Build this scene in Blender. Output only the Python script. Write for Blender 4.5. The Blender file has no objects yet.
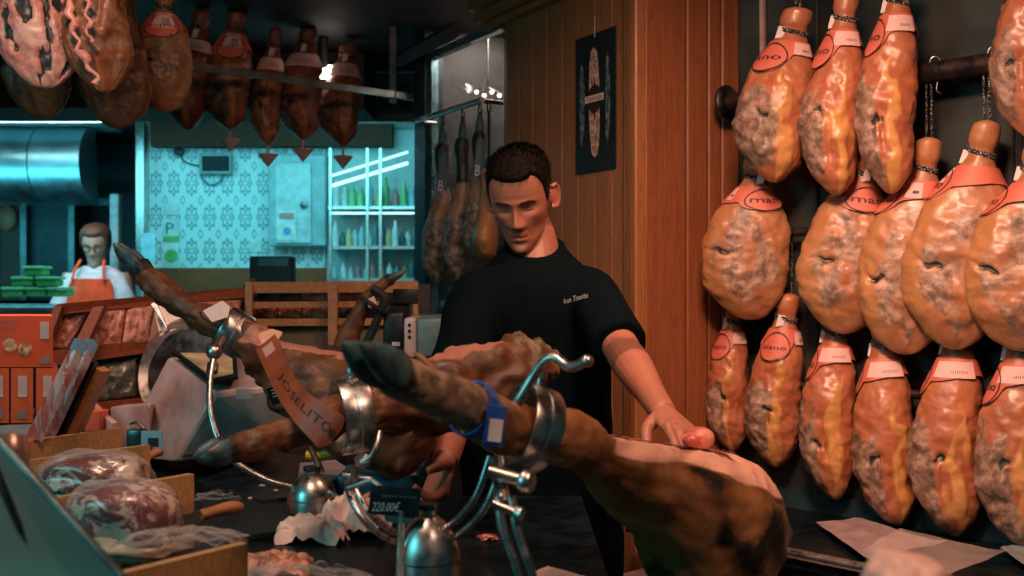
import bpy, bmesh, math, random
from mathutils import Vector, Matrix, Euler, noise
PI = math.pi
sc = bpy.context.scene
col = sc.collection
random.seed(7)

# ------------------------------------------------------------------ camera
F = 1098.0          # focal length in pixels of the 1024 px wide frame
CZ = 1.42           # camera height
cam_d = bpy.data.cameras.new('camera')
cam = bpy.data.objects.new('camera', cam_d); col.objects.link(cam)
cam.location = (0, 0, CZ); cam.rotation_euler = (PI/2, 0, 0)
cam_d.sensor_width = 36; cam_d.lens = 36*F/1024; cam_d.clip_start = .05
cam_d.dof.use_dof = True; cam_d.dof.focus_distance = 2.4; cam_d.dof.aperture_fstop = 4.8
sc.camera = cam
# ------------------------------------------------------------------ exposure
sc.view_settings.view_transform = 'Standard'; sc.view_settings.look = 'None'
sc.view_settings.gamma = 1; sc.view_settings.use_curve_mapping = False
sc.view_settings.exposure = 0.0
# ------------------------------------------------------------------ world
w = bpy.data.worlds.new('world'); sc.world = w; w.use_nodes = True
bg = w.node_tree.nodes['Background']; bg.inputs[0].default_value = (.03, .30, .34, 1); bg.inputs[1].default_value = .10
# ------------------------------------------------------------------ lights
def area(name, loc, target, size, power, color, sy=None, spread=180):
    l = bpy.data.lights.new(name, 'AREA'); l.energy = power; l.color = color
    l.size = size; l.spread = math.radians(spread)
    if sy: l.shape = 'RECTANGLE'; l.size_y = sy
    o = bpy.data.objects.new(name, l); col.objects.link(o); o.location = loc
    o.rotation_euler = (Vector(target)-Vector(loc)).to_track_quat('-Z', 'Y').to_euler(); return o
WARM = (1, .56, .38)
area('wall_warm_light', (.30, 1.45, 2.40), (1.0, 2.75, 1.25), .28, 14, WARM, spread=95)
area('aisle_warm_fill', (.55, .75, 2.4), (.55, 1.2, .9), .3, 7, WARM, spread=120)  # unseen fill added to light the onlooker's hand and the front ham
area('worker_warm_light', (.42, 2.08, 2.42), (.12, 2.72, 1.5), .16, 5.2, (1, .50, .34), spread=120)
area('counter_warm_light', (-.45, 1.35, 2.4), (-.25, 1.85, 1.0), .3, 5.5, (1, .60, .42), spread=130)
area('display_warm_light', (-1.2, 2.35, 1.98), (-1.25, 2.7, 1.0), .3, 3, (1, .6, .46), spread=110)
area('glass_teal_light', (-1.7, .5, 1.9), (-.3, 1.5, 1.1), .8, 12, (.12, .75, .8))
area('hall_teal_light', (-2.4, 5.4, 2.19), (-2.4, 6.2, 0), 1.6, 18, (.15, .66, .78), .8)
area('hall_teal_far_light', (-1.0, 5.3, 2.19), (-1.0, 6.9, 1.2), 1.0, 12, (.15, .68, .78), .6)
area('stall_warm_fill', (-2.45, 6.0, 2.3), (-2.5, 6.5, 1.4), .15, 1.2, (1, .5, .4), spread=70)  # added warm fill so the shopkeeper's apron turns orange
area('hood_teal_fill', (-3.3, 6.1, 1.75), (-3.3, 6.9, 2.1), 1.6, 9, (.08, .62, .8), .35)  # added fill that brightens the steel hood
area('cluster_warm_fill', (-.85, 1.9, 2.3), (-1.2, 2.8, 2.08), .15, .8, (1, .55, .42), spread=60)  # added warm fill for the upper left hams
area('niche_fill', (.02, 4.25, 2.43), (.05, 4.4, 1.5), .25, 7, (1, .66, .6))  # added fill inside the niche to brighten its plaster

# ------------------------------------------------------------------ helpers
def P(px, py, Y): return Vector(((px-512)/F*Y, Y, CZ+(288-py)/F*Y))
OFF = {}
def thing(name, label, cat, loc=(0, 0, 0), group=None, rot=(0, 0, 0)):
    o = bpy.data.objects.new(name, None); col.objects.link(o); o.location = loc; o.rotation_euler = rot
    o.empty_display_size = .02
    OFF[o.name] = Vector(loc)
    tag(o, label, cat, group); return o
def tag(o, label=None, cat=None, group=None, kind=None):
    if label: o['label'] = label
    if cat: o['category'] = cat
    if group: o['group'] = group
    if kind: o['kind'] = kind
    return o
class MB:
    def __init__(s): s.v = []; s.f = []; s.c = None
    def add(s, vs, fs):
        n = len(s.v); s.v += [Vector(p) for p in vs]; s.f += [[i+n for i in f] for f in fs]; return s
    def box(s, lo, hi, rz=0, bev=0, c=None):
        lo = Vector(lo); hi = Vector(hi); ctr = (lo+hi)/2 if c is None else Vector(c); h = (hi-lo)/2
        b = bmesh.new(); bmesh.ops.create_cube(b, size=2)
        for q in b.verts: q.co = Vector((q.co.x*h.x, q.co.y*h.y, q.co.z*h.z))
        if bev: bmesh.ops.bevel(b, geom=b.edges[:], offset=min(bev, min(h)*.9), segments=2, affect='EDGES', profile=.5)
        R = Matrix.Rotation(rz, 3, 'Z'); b.verts.index_update()
        s.add([R@q.co+ctr for q in b.verts], [[q.index for q in f.verts] for f in b.faces]); b.free(); return s
    def boxc(s, c, size, rot=None, bev=0):
        h = Vector(size)/2; b = bmesh.new(); bmesh.ops.create_cube(b, size=2)
        for q in b.verts: q.co = Vector((q.co.x*h.x, q.co.y*h.y, q.co.z*h.z))
        if bev: bmesh.ops.bevel(b, geom=b.edges[:], offset=min(bev, min(h)*.9), segments=2, affect='EDGES', profile=.5)
        R = rot if rot is not None else Matrix.Identity(3); b.verts.index_update()
        s.add([R@q.co+Vector(c) for q in b.verts], [[q.index for q in f.verts] for f in b.faces]); b.free(); return s
    def prism(s, pts, vec):
        n = len(pts); pts = [Vector(p) for p in pts]; vec = Vector(vec)
        s.add(pts+[p+vec for p in pts], [list(range(n)), list(range(2*n-1, n-1, -1))]+[[i, (i+1) % n, n+(i+1) % n, n+i] for i in range(n)]); return s
    def pbox(s, x0, y0, x1, y1, Y, d, bev=0):
        a = P(x0, y1, Y); b = P(x1, y0, Y); return s.box((a.x, Y, a.z), (b.x, Y+d, b.z), bev=bev)
    def loft(s, rings, cap=True, close=True):
        n = len(rings[0]); vs = [p for r in rings for p in r]; fs = []
        for i in range(len(rings)-1):
            for j in range(n if close else n-1):
                k = (j+1) % n; fs.append([i*n+j, i*n+k, (i+1)*n+k, (i+1)*n+j])
        if cap: fs.append(list(range(n-1, -1, -1))); fs.append([(len(rings)-1)*n+j for j in range(n)])
        return s.add(vs, fs)
    def tube(s, path, r, n=10, cap=True, flat=1.0):
        path = [Vector(p) for p in path]; m = len(path)
        if not isinstance(r, (list, tuple)): r = [r]*m
        t0 = (path[1]-path[0]).normalized(); up = Vector((0, 0, 1)) if abs(t0.z) < .9 else Vector((1, 0, 0))
        rings = []
        for i in range(m):
            t = (path[min(i+1, m-1)]-path[max(i-1, 0)]).normalized()
            sd = t.cross(up).normalized(); up = sd.cross(t).normalized()
            rings.append([path[i]+(sd*math.cos(a)+up*math.sin(a)*flat)*r[i] for a in [2*PI*j/n for j in range(n)]])
        return s.loft(rings, cap)
    def lathe(s, prof, c=(0, 0, 0), axis=(0, 0, 1), n=24):
        c = Vector(c); ax = Vector(axis).normalized(); u = ax.orthogonal().normalized(); v = ax.cross(u)
        rings = [[c+ax*z+(u*math.cos(a)+v*math.sin(a))*max(r, 1e-5) for a in [2*PI*j/n for j in range(n)]] for r, z in prof]
        return s.loft(rings)
    def torus(s, c, axis, R, r, n=32, m=10, sx=1):
        c = Vector(c); ax = Vector(axis).normalized(); u = ax.orthogonal().normalized(); v = ax.cross(u)
        rings = []
        for i in range(n):
            a = 2*PI*i/n; d = u*math.cos(a)+v*math.sin(a)
            rings.append([c+d*(R+r*math.cos(b))+ax*r*math.sin(b) for b in [2*PI*j/m for j in range(m)]])
        rings.append(rings[0]); return s.loft(rings, cap=False)
    def ball(s, c, r, n=16, rot=None):
        if not isinstance(r, (list, tuple)): r = (r, r, r)
        rings = []; m = n//2+1; R = rot if rot is not None else Matrix.Identity(3)
        for i in range(m+1):
            p = PI*i/m; q = max(math.sin(p), 1e-4)
            rings.append([Vector(c)+R@Vector((r[0]*q*math.cos(a), r[1]*q*math.sin(a), r[2]*math.cos(p))) for a in [2*PI*j/n for j in range(n)]])
        return s.loft(rings)
    def build(s, name, mat, parent=None, smooth=True, local=False, angle=40, vcol=None, origin=None):
        if parent is None:
            lo = [min(p[i] for p in s.v) for i in range(3)]; hi = [max(p[i] for p in s.v) for i in range(3)]
            off = Vector(((lo[0]+hi[0])/2, (lo[1]+hi[1])/2, lo[2])) if origin is None else Vector(origin)
        else: off = Vector() if local else OFF.get(parent.name, Vector())
        me = bpy.data.meshes.new(name); me.from_pydata([p-off for p in s.v], [], s.f)
        b = bmesh.new(); b.from_mesh(me); bmesh.ops.remove_doubles(b, verts=b.verts[:], dist=1e-6) if vcol is None else None
        bmesh.ops.recalc_face_normals(b, faces=b.faces[:]); b.to_mesh(me); b.free()
        if vcol:
            at = me.color_attributes.new('mask', 'FLOAT_COLOR', 'POINT')
            at.data.foreach_set('color', [x for c in vcol for x in (c[0], c[1], c[2], 1)])
        if smooth:
            me.shade_smooth(); me.set_sharp_from_angle(angle=math.radians(angle))
        if mat: me.materials.append(mat)
        o = bpy.data.objects.new(name, me); col.objects.link(o)
        if parent is None: o.location = off; OFF[o.name] = off
        else: o.parent = parent; OFF[o.name] = off
        return o
def solo(mb, name, mat, label, cat, group=None, **k):
    return tag(mb.build(name, mat, **k), label, cat, group)
def struct(mb, name, mat, **k): return tag(mb.build(name, mat, **k), kind='structure')
def lerp(a, b, t): return a+(b-a)*t
def clamp(x, a=0., b=1.): return max(a, min(b, x))
def sstep(a, b, x):
    t = clamp((x-a)/(b-a)); return t*t*(3-2*t)
def curve(tab, x):                      # Catmull-Rom through (x, y) pairs
    if x <= tab[0][0]: return tab[0][1]
    if x >= tab[-1][0]: return tab[-1][1]
    i = max(k for k in range(len(tab)) if tab[k][0] <= x); i = min(i, len(tab)-2)
    x1, y1 = tab[i]; x2, y2 = tab[i+1]; t = (x-x1)/(x2-x1)
    def sl(k):
        a = max(k-1, 0); b = min(k+1, len(tab)-1); return (tab[b][1]-tab[a][1])/(tab[b][0]-tab[a][0])
    h = x2-x1; t2 = t*t; t3 = t2*t
    return (2*t3-3*t2+1)*y1+(t3-2*t2+t)*h*sl(i)+(-2*t3+3*t2)*y2+(t3-t2)*h*sl(i+1)
def spline(pts, n=24):
    pts = [Vector(p) for p in pts]; out = []
    tabs = [[(k, p[i]) for k, p in enumerate(pts)] for i in range(3)]
    for j in range(n+1):
        x = j/n*(len(pts)-1); out.append(Vector([curve(t, x) for t in tabs]))
    return out
def fbm(p, s=1., o=4):
    return noise.fractal(Vector(p)*s, 1.0, 2.0, o)

# ------------------------------------------------------------------ materials
class NT:
    def __init__(s, name):
        s.m = bpy.data.materials.new(name); s.m.use_nodes = True; s.t = s.m.node_tree; s.n = s.t.nodes
        s.b = s.n['Principled BSDF']; s._co = None
    def node(s, t, **k):
        x = s.n.new(t)
        for a, v in k.items(): setattr(x, a, v)
        return x
    def lk(s, a, b): s.t.links.new(a, b)
    def put(s, sock, v):
        if isinstance(v, bpy.types.NodeSocket): s.lk(v, sock)
        else: sock.default_value = v if not (isinstance(v, tuple) and len(v) == 3 and sock.type == 'RGBA') else (*v, 1)
    def co(s, which='Object'):
        if not s._co: s._co = s.node('ShaderNodeTexCoord')
        return s._co.outputs[which]
    def scaled(s, sc_, which='Object', rot=(0, 0, 0)):
        m = s.node('ShaderNodeMapping'); s.lk(s.co(which), m.inputs[0]); m.inputs['Scale'].default_value = sc_; m.inputs['Rotation'].default_value = rot
        return m.outputs[0]
    def noise(s, scale, detail=4, rough=.55, vec=None, dist=0):
        x = s.node('ShaderNodeTexNoise'); x.inputs['Scale'].default_value = scale; x.inputs['Detail'].default_value = detail
        x.inputs['Roughness'].default_value = rough; x.inputs['Distortion'].default_value = dist
        s.lk(vec if vec is not None else s.co(), x.inputs['Vector']); return x.outputs['Fac']
    def math(s, op, a, b=None, c=None, cl=False):
        x = s.node('ShaderNodeMath', operation=op); x.use_clamp = cl; s.put(x.inputs[0], a)
        if b is not None: s.put(x.inputs[1], b)
        if c is not None: s.put(x.inputs[2], c)
        return x.outputs[0]
    def ss(s, v, a, b, lo=0., hi=1.):
        x = s.node('ShaderNodeMapRange'); x.interpolation_type = 'SMOOTHSTEP'; s.put(x.inputs[0], v)
        for i, q in enumerate((a, b, lo, hi)): x.inputs[i+1].default_value = q
        return x.outputs[0]
    def mix(s, f, a, b):
        x = s.node('ShaderNodeMix', data_type='RGBA'); s.put(x.inputs[0], f); s.put(x.inputs[6], a); s.put(x.inputs[7], b); return x.outputs[2]
    def bump(s, h, st=.3, d=.01):
        x = s.node('ShaderNodeBump'); x.inputs['Strength'].default_value = st; x.inputs['Distance'].default_value = d
        s.lk(h, x.inputs['Height']); s.lk(x.outputs[0], s.b.inputs['Normal'])
    def set(s, **k):
        for a, v in k.items(): s.put(s.b.inputs[a.replace('_', ' ')], v)
        return s
def simple(name, c, rough=.5, metal=0., var=.12, scale=18, bump=.0, spec=None, coat=0., alt=None):
    t = NT(name); n = t.noise(scale, 5); d = tuple(x*(1-var*2) for x in c) if alt is None else alt; e = tuple(min(1, x*(1+var)) for x in c)
    t.set(Base_Color=t.mix(t.ss(n, .3, .7), d, e), Roughness=t.ss(n, .2, .8, max(0, rough-.08), min(1, rough+.08)), Metallic=metal)
    if spec is not None: t.b.inputs['Specular IOR Level'].default_value = spec
    if coat: t.b.inputs['Coat Weight'].default_value = coat; t.b.inputs['Coat Roughness'].default_value = .15
    if bump: t.bump(t.noise(scale*3, 5), bump, .004)
    return t.m
def ham_material(name, skin, skin2, fat, mould, mould2, dark, rough=.42, dirt=.35, coat=.25):
    t = NT(name)
    a = t.node('ShaderNodeAttribute', attribute_name='mask'); sp = t.node('ShaderNodeSeparateColor'); t.lk(a.outputs['Color'], sp.inputs[0])
    n1 = t.noise(9, 6, .6); n2 = t.noise(38, 6, .65); n3 = t.noise(120, 4, .6); n4 = t.noise(16, 6, .7, dist=1.2)
    base = t.mix(t.ss(n1, .35, .68), skin, skin2)
    base = t.mix(t.math('MULTIPLY', t.ss(n2, .5, .75), .35), base, mould)
    m1 = t.ss(t.math('ADD', sp.outputs[0], t.math('MULTIPLY', t.math('SUBTRACT', n2, .5), .6)), .28, .80)
    base = t.mix(m1, base, t.mix(t.ss(n1, .3, .7), fat, tuple(x*.78 for x in fat)))
    m2 = t.ss(t.math('ADD', sp.outputs[1], t.math('MULTIPLY', t.math('SUBTRACT', n4, .5), 1.1)), .36, .66)
    mc = t.mix(t.ss(n2, .36, .66), mould2, mould)
    mc = t.mix(t.math('MULTIPLY', t.ss(n4, .52, .72), .55), mc, skin)
    base = t.mix(t.math('MULTIPLY', m2, .85), base, mc)
    m3 = t.ss(t.math('ADD', sp.outputs[2], t.math('MULTIPLY', t.math('SUBTRACT', n2, .5), .7)), .45, .8)
    base = t.mix(m3, base, dark)
    crk = t.ss(t.math('ABSOLUTE', t.math('SUBTRACT', t.noise(13, 5, .6, dist=.8), .5)), .035, .004)
    base = t.mix(t.math('MULTIPLY', crk, t.math('ADD', t.math('MULTIPLY', m2, .26), .06)), base, dark)
    sp2 = t.math('MULTIPLY', t.ss(n4, .6, .72), dirt)
    base = t.mix(sp2, base, tuple(x*.35 for x in skin))
    t.set(Base_Color=base, Roughness=t.math('ADD', t.math('MULTIPLY', m2, .25), t.ss(n2, .3, .7, rough-.1, rough+.12), cl=True))
    t.b.inputs['Coat Weight'].default_value = coat; t.b.inputs['Coat Roughness'].default_value = .28
    t.b.inputs['Subsurface Weight'].default_value = .06; t.b.inputs['Subsurface Radius'].default_value = (.02, .008, .004)
    h = t.math('ADD', t.math('MULTIPLY', n2, .7), t.math('MULTIPLY', n3, .35)); t.bump(h, .28, .006)
    return t.m
def wood(name, c1, c2, scale=(3, 3, .35), rough=.5, ring=30, coat=.0):
    t = NT(name); v = t.scaled(scale); n = t.noise(7, 5, .6, v, .6)
    g = t.math('FRACT', t.math('MULTIPLY', n, ring*.35)); g2 = t.ss(g, 0, .5); f = t.noise(60, 4, .7, t.scaled((1*scale[0], 1*scale[1], .12*scale[2])))
    bsc = t.mix(t.ss(f, .3, .7), c1, c2); bsc = t.mix(t.math('MULTIPLY', t.math('SUBTRACT', 1.0, g2), .45), bsc, tuple(x*.55 for x in c1))
    t.set(Base_Color=bsc, Roughness=rough); t.b.inputs['Coat Weight'].default_value = coat; t.b.inputs['Coat Roughness'].default_value = .25
    t.bump(f, .15, .003); return t.m
M = {}
M['steel'] = simple('brushed_steel', (.58, .57, .55), .33, 1., .1, 60)
M['steel_dark'] = simple('dark_steel', (.16, .17, .17), .35, 1., .2, 30)
M['steel_wire'] = simple('wire_steel', (.5, .5, .5), .3, 1., .1, 60)
M['black'] = simple('black_lacquer', (.004, .012, .015), .4, 0, .3, 20, spec=.18)
M['black_matte'] = simple('black_matte', (.014, .018, .02), .75, 0, .3, 20)
M['blackplastic'] = simple('black_plastic', (.010, .018, .022), .42, 0, .2, 20)
M['pipe'] = simple('rusty_black_pipe', (.05, .03, .025), .45, .6, .5, 24, .4, alt=(.012, .012, .014))
M['wood_wall'] = wood('red_pine_boards', (.26, .098, .036), (.42, .170, .064), (5, 5, .45), .42, 26)
M['wood_trim'] = wood('pine_trim', (.27, .10, .038), (.41, .165, .062), (5, 5, .45), .4, 22)
M['wood_dark'] = wood('dark_red_boards', (.22, .068, .027), (.31, .10, .038), (5, 5, .4), .45, 20)
M['wood_pale'] = wood('pale_pine', (.44, .22, .09), (.62, .34, .15), (1.2, 6, 6), .5, 18)
M['wood_red'] = wood('reddish_varnished_wood', (.23, .055, .025), (.33, .085, .035), (1, 5, 5), .4, 18)
M['wood_tan'] = wood('tan_varnished_wood', (.40, .17, .07), (.54, .25, .1), (1, 5, 5), .45, 18)
M['wallblack'] = simple('blackened_wall', (.030, .036, .032), .55, 0, .5, 5, .2, alt=(.008, .012, .012))
M['ceiling'] = simple('dark_ceiling', (.02, .024, .024), .7, 0, .3, 4)
M['floor'] = simple('dark_floor', (.05, .035, .03), .4, 0, .3, 6)
M['tagred'] = simple('red_orange_card', (.66, .155, .10), .5, 0, .08, 14)
M['tagpink'] = simple('pinkish_label_paper', (.80, .50, .47), .6, 0, .05, 20)
M['paper'] = simple('white_paper', (.74, .66, .64), .7, 0, .05, 20)
M['ink'] = simple('black_ink', (.03, .015, .015), .6, 0, .1, 20)
M['ham'] = ham_material('cured_ham_skin', (.40, .145, .062), (.52, .225, .10), (.52, .24, .095), (.56, .37, .27), (.15, .105, .085), (.025, .018, .012), .38, .3)
M['ham2'] = ham_material('cured_ham_red_skin', (.42, .125, .058), (.52, .19, .085), (.66, .31, .10), (.46, .31, .235), (.11, .085, .065), (.02, .015, .012), .36, .25)
M['ham_dark'] = ham_material('dark_cured_ham', (.085, .030, .012), (.17, .058, .02), (.48, .19, .13), (.24, .17, .075), (.05, .03, .015), (.012, .009, .006), .52, .6, .1)
M['hoof'] = simple('black_hoof_horn', (.04, .095, .11), .42, 0, .4, 30, .3, alt=(.015, .028, .033))

def cord_material():
    t = NT('black_cord_with_white_flecks'); v = t.node('ShaderNodeTexVoronoi'); v.inputs['Scale'].default_value = 240; t.lk(t.co(), v.inputs['Vector'])
    t.set(Base_Color=t.mix(t.ss(v.outputs['Distance'], .28, .36), (.62, .58, .52), (.015, .015, .017)), Roughness=.8); return t.m
M['cord'] = cord_material()
# ================================================================== the room
CEIL = 2.45
struct(MB().box((-5.2, -1.2, -.1), (2.6, 8.6, 0)), 'floor', M['floor'], smooth=False)
struct(MB().box((-5.2, -1.2, CEIL), (2.6, 8.6, CEIL+.1)), 'ceiling', M['ceiling'], smooth=False)
# planked wall A runs away to the left behind the worker
A0 = Vector((-.022, 3.81, 0)); A1 = Vector((.372, 3.11, 0)); dA = (A1-A0).normalized(); nA = Vector((-dA.y, dA.x, 0))*-1
if nA.dot(-A0) < 0: nA = -nA
def onA(s, off, z): return A0+dA*s+nA*off+Vector((0, 0, z))
LA = (A1-A0).length
mb = MB(); mb.prism([onA(0, -.06, 0), onA(LA, -.06, 0), onA(LA, -.02, 0), onA(0, -.02, 0)], (0, 0, 2.36))
nb = 8; bw = (LA-.06)/nb
for i in range(nb):
    a = i*bw+.0022; b = (i+1)*bw-.0022
    mb.prism([onA(a, -.03, 0), onA(b, -.03, 0), onA(b, -.0012, 0), onA(b-.0012, 0, 0), onA(a+.0012, 0, 0), onA(a, -.0012, 0)], (0, 0, 2.34))
struct(mb, 'wall_back', M['wood_wall'], angle=20)
mb = MB()
for a, b, o in ((LA-.075, LA-.045, .016), (LA-.045, LA-.02, .026), (LA-.02, LA+.01, .034)):
    mb.prism([onA(a, -.02, 0), onA(b, -.02, 0), onA(b, o-.005, 0), onA(b-.004, o, 0), onA(a+.004, o, 0), onA(a, o-.005, 0)], (0, 0, 2.36))
struct(mb, 'trim_1', M['wood_trim'], angle=20)
mb = MB()
for z0, z1, o in ((2.335, 2.36, .03), (2.36, 2.40, .05), (2.40, CEIL, .075)):
    mb.prism([onA(-.14, -.03, z0), onA(LA+.03, -.03, z0), onA(LA+.03, o, z0), onA(-.14, o, z0)], (0, 0, z1-z0-.003))
struct(mb, 'trim_2', M['wood_trim'], angle=20)
# darker planked wall B, facing the camera
B0 = A1+dA*.012; B1 = Vector((.675, 3.26, 0)); dB = (B1-B0).normalized(); nB = Vector((dB.y, -dB.x, 0)); LB = (B1-B0).length
def onB(s, off, z): return B0+dB*s+nB*off+Vector((0, 0, z))
mb = MB(); mb.prism([onB(0, -.05, 0), onB(LB, -.05, 0), onB(LB, -.015, 0), onB(0, -.015, 0)], (0, 0, CEIL-.01))
for a, b in ((.0, .14), (.146, .218), (.224, .268), (.274, LB)):
    mb.prism([onB(a, -.03, 0), onB(b, -.03, 0), onB(b, -.004, 0), onB(b-.004, 0, 0), onB(a+.004, 0, 0), onB(a, -.004, 0)], (0, 0, CEIL-.01))
struct(mb, 'wall_corner', M['wood_dark'], angle=20)
# blackened wall behind the hanging hams
W0 = Vector((.67, 3.27, 0)); dW = Vector((.68, -.733, 0)).normalized(); nW = Vector((-dW.y, dW.x, 0))
if nW.dot(-W0) < 0: nW = -nW
def onW(s, off, z): return W0+dW*s+nW*off+Vector((0, 0, z))
mb = MB(); mb.prism([onW(-.01, -.06, 0), onW(2.6, -.06, 0), onW(2.6, -.01, 0), onW(-.01, -.01, 0)], (0, 0, CEIL))
for i in range(9):
    a = i*.27+.01; mb.prism([onW(a, -.02, 0), onW(a+.262, -.02, 0), onW(a+.262, -.002, 0), onW(a+.258, .002, 0), onW(a+.004, .002, 0), onW(a, -.002, 0)], (0, 0, CEIL))
struct(mb, 'wall_right', M['wallblack'], angle=20)
def rowY(px, off):                      # depth at which the view ray of column px meets the wall's parallel at OFF
    a = (px-512)/F; o = W0+nW*off; t = (a*o.y-o.x)/(dW.x-a*dW.y); return o.y+dW.y*t
# metal strip on the black wall
Y = rowY(762, .02); solo(MB().tube([P(762, -60, Y), P(763, 66, Y)], .009, 4), 'metal_strip', M['steel_wire'] if 0 else simple('painted_strip', (.55, .36, .33), .5), 'thin pale vertical metal strip on the black wall left of the hams', 'strip')
# rails
def pipe(z, off, s0, s1, r, lab, flange=True):
    root = thing('wall_rail', lab, 'rail', onW(s0, off, z), 'wall rails')
    MB().tube([onW(s0, off, z), onW(s1, off, z)], r, 20).build('pipe', M['pipe'], root)
    f = onW(s0+.004, off, z)
    MB().lathe([(.0, -.004), (r*1.95, -.004), (r*2.0, .006), (r*1.7, .014), (r*1.1, .016), (.0, .016)], f, dW, 28).build('end_flange', M['steel_dark'], root)
    for s in (.9, 1.7): MB().tube([onW(s, 0, z), onW(s, off, z)], r*.5, 8).build('bracket', M['pipe'], root)
pipe(1.955, .10, .03, 2.4, .026, 'thick black wall rail that holds the middle row of hams')
pipe(1.575, .07, .12, 2.4, .012, 'thin steel wall rail behind the middle row of hams')
pipe(1.15, .07, .12, 2.4, .012, 'thin steel wall rail low behind the bottom row of hams')
pipe(2.33, .2, -.02, 2.4, .022, 'upper wall rail above the frame holding the top row of hams')
# ledge below the hams
mb = MB(); LZ = .80
mb.prism([onW(.0, .0, LZ-.03), onW(2.2, .0, LZ-.03), onW(2.2, .50, LZ-.03), onW(.0, .50, LZ-.03)], (0, 0, .03))
root = thing('wall_ledge', 'long black drip ledge with steel edges below the bottom row of hams', 'ledge', onW(.6, .2, .0))
mb.build('ledge_top', M['black'], root, smooth=False)
MB().tube([onW(0, .505, LZ+.004), onW(2.2, .505, LZ+.004)], .012, 10).build('front_edge', M['steel'], root)
MB().prism([onW(0, .02, LZ), onW(2.2, .02, LZ), onW(2.2, .03, LZ), onW(0, .03, LZ)], (0, 0, .05)).build('back_lip', simple('blue_grey_metal', (.06, .13, .15), .35, .7), root, smooth=False)
MB().prism([onW(.03, .05, 0), onW(2.1, .05, 0), onW(2.1, .32, 0), onW(.03, .32, 0)], (0, 0, LZ-.03)).build('cabinet', M['black_matte'], root, smooth=False)
MB().prism([onW(.0, .3, LZ-.16), onW(2.2, .3, LZ-.16), onW(2.2, .62, LZ-.16), onW(.0, .62, LZ-.16)], (0, 0, .02)).build('lower_shelf', simple('grey_marble', (.30, .2, .19), .35, 0, .2, 6), root, smooth=False)
# window post, glass and what is behind it
s0 = -.60
post = MB(); post.prism([onA(s0-.10, -.05, 0), onA(s0+.0, -.05, 0), onA(s0+.0, .03, 0), onA(s0-.10, .03, 0)], (0, 0, CEIL))
struct(post, 'trim_3', simple('teal_black_frame', (.018, .05, .06), .35, .3), angle=20)
mb = MB()
mb.prism([onA(s0, -.02, .0), onA(s0+.022, -.02, .0), onA(s0+.022, .012, .0), onA(s0, .012, .0)], (0, 0, 2.36))
mb.prism([onA(s0+.02, -.02, 2.32), onA(-.01, -.02, 2.32), onA(-.01, .012, 2.32), onA(s0+.02, .012, 2.32)], (0, 0, .03))
struct(mb, 'trim_4', simple('aluminium_frame', (.22, .42, .46), .3, .8), angle=20)
gm = NT('window_glass'); gm.set(Base_Color=(.75, .9, .9), Roughness=.03, Transmission_Weight=1., IOR=1.3)
struct(MB().prism([onA(s0+.02, -.006, .9), onA(-.01, -.006, .9), onA(-.01, -.001, .9), onA(s0+.02, -.001, .9)], (0, 0, 1.43)), 'window_1', gm.m, smooth=False)
pl = NT('old_mauve_plaster'); n = pl.noise(5, 6, .65); pl.set(Base_Color=pl.mix(pl.ss(n, .3, .7), (.20, .13, .115), (.34, .25, .23)), Roughness=.8)
struct(MB().prism([onA(s0-.1, -.50, 0), onA(.5, -.50, 0), onA(.5, -.46, 0), onA(s0-.1, -.46, 0)], (0, 0, CEIL)), 'wall_niche', pl.m, smooth=False)
struct(MB().prism([onA(s0-.08, -.52, 0), onA(s0-.04, -.52, 0), onA(s0-.04, -.05, 0), onA(s0-.08, -.05, 0)], (0, 0, CEIL)), 'wall_niche_side', M['wallblack'], smooth=False)
struct(MB().prism([onA(s0+.05, -.46, 0), onA(s0+.13, -.46, 0), onA(s0+.13, -.42, 0), onA(s0+.05, -.42, 0)], (0, 0, CEIL)), 'trim_5', simple('brown_upright', (.10, .045, .03), .5), smooth=False)
# glowing bulbs added behind the glass to stand in for lamp reflections
root = thing('bulb_reflection', 'small glowing bulbs added behind the glass as lamp reflections, beside the timber wall', 'lamp', onA(-.5, -.2, 2.13))
c = onA(-.50, -.2, 2.215); MB().tube([c+Vector((0, 0, CEIL-2.10)), c], .004, 8).build('stem', M['steel_dark'], root)
em = NT('warm_reflection_glow'); em.set(Base_Color=(1, .6, .4), Emission_Color=(1, .62, .45), Emission_Strength=9.)
for k in range(4):
    q = c+Vector((.03*(k-1.5), .012*(k % 2), -.02-.012*(k % 2))); MB().tube([c, q+Vector((0, 0, .01))], .002, 6).build('arm', M['steel_dark'], root)
    MB().ball(q, .0075, 10).build('bulb', em.m, root)
# ceiling beams and the pale soffit over the left counter
struct(MB().box((-5.1, 4.75, 2.2), (-.64, 5.15, 2.44)), 'trim_6', simple('olive_brown_soffit', (.018, .014, .008), .9), smooth=False)
struct(MB().tube([P(455, 30, 3.5), P(395, 62, 4.6)], .03, 4), 'trim_7', M['black_matte'])
# ================================================================== text as flat polygons, cached
_tc = {}
def text2d(s, shear=0., off=0.):
    if (s, shear) in _tc: return _tc[(s, shear)]
    cu = bpy.data.curves.new('t', 'FONT'); cu.body = s; cu.size = 1; cu.resolution_u = 2; cu.shear = shear; cu.offset = off
    o = bpy.data.objects.new('t', cu); col.objects.link(o); dg = bpy.context.evaluated_depsgraph_get()
    me = bpy.data.meshes.new_from_object(o.evaluated_get(dg)); bpy.data.objects.remove(o); bpy.data.curves.remove(cu)
    vs = [(v.co.x, v.co.y) for v in me.vertices]; fs = [list(p.vertices) for p in me.polygons]; bpy.data.meshes.remove(me)
    x0 = min(v[0] for v in vs); x1 = max(v[0] for v in vs); y0 = min(v[1] for v in vs); y1 = max(v[1] for v in vs)
    k = ([((v[0]-x0)/(x1-x0), (v[1]-y0)/(y1-y0)) for v in vs], fs, (x1-x0)/(y1-y0)); _tc[(s, shear)] = k; return k
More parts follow.
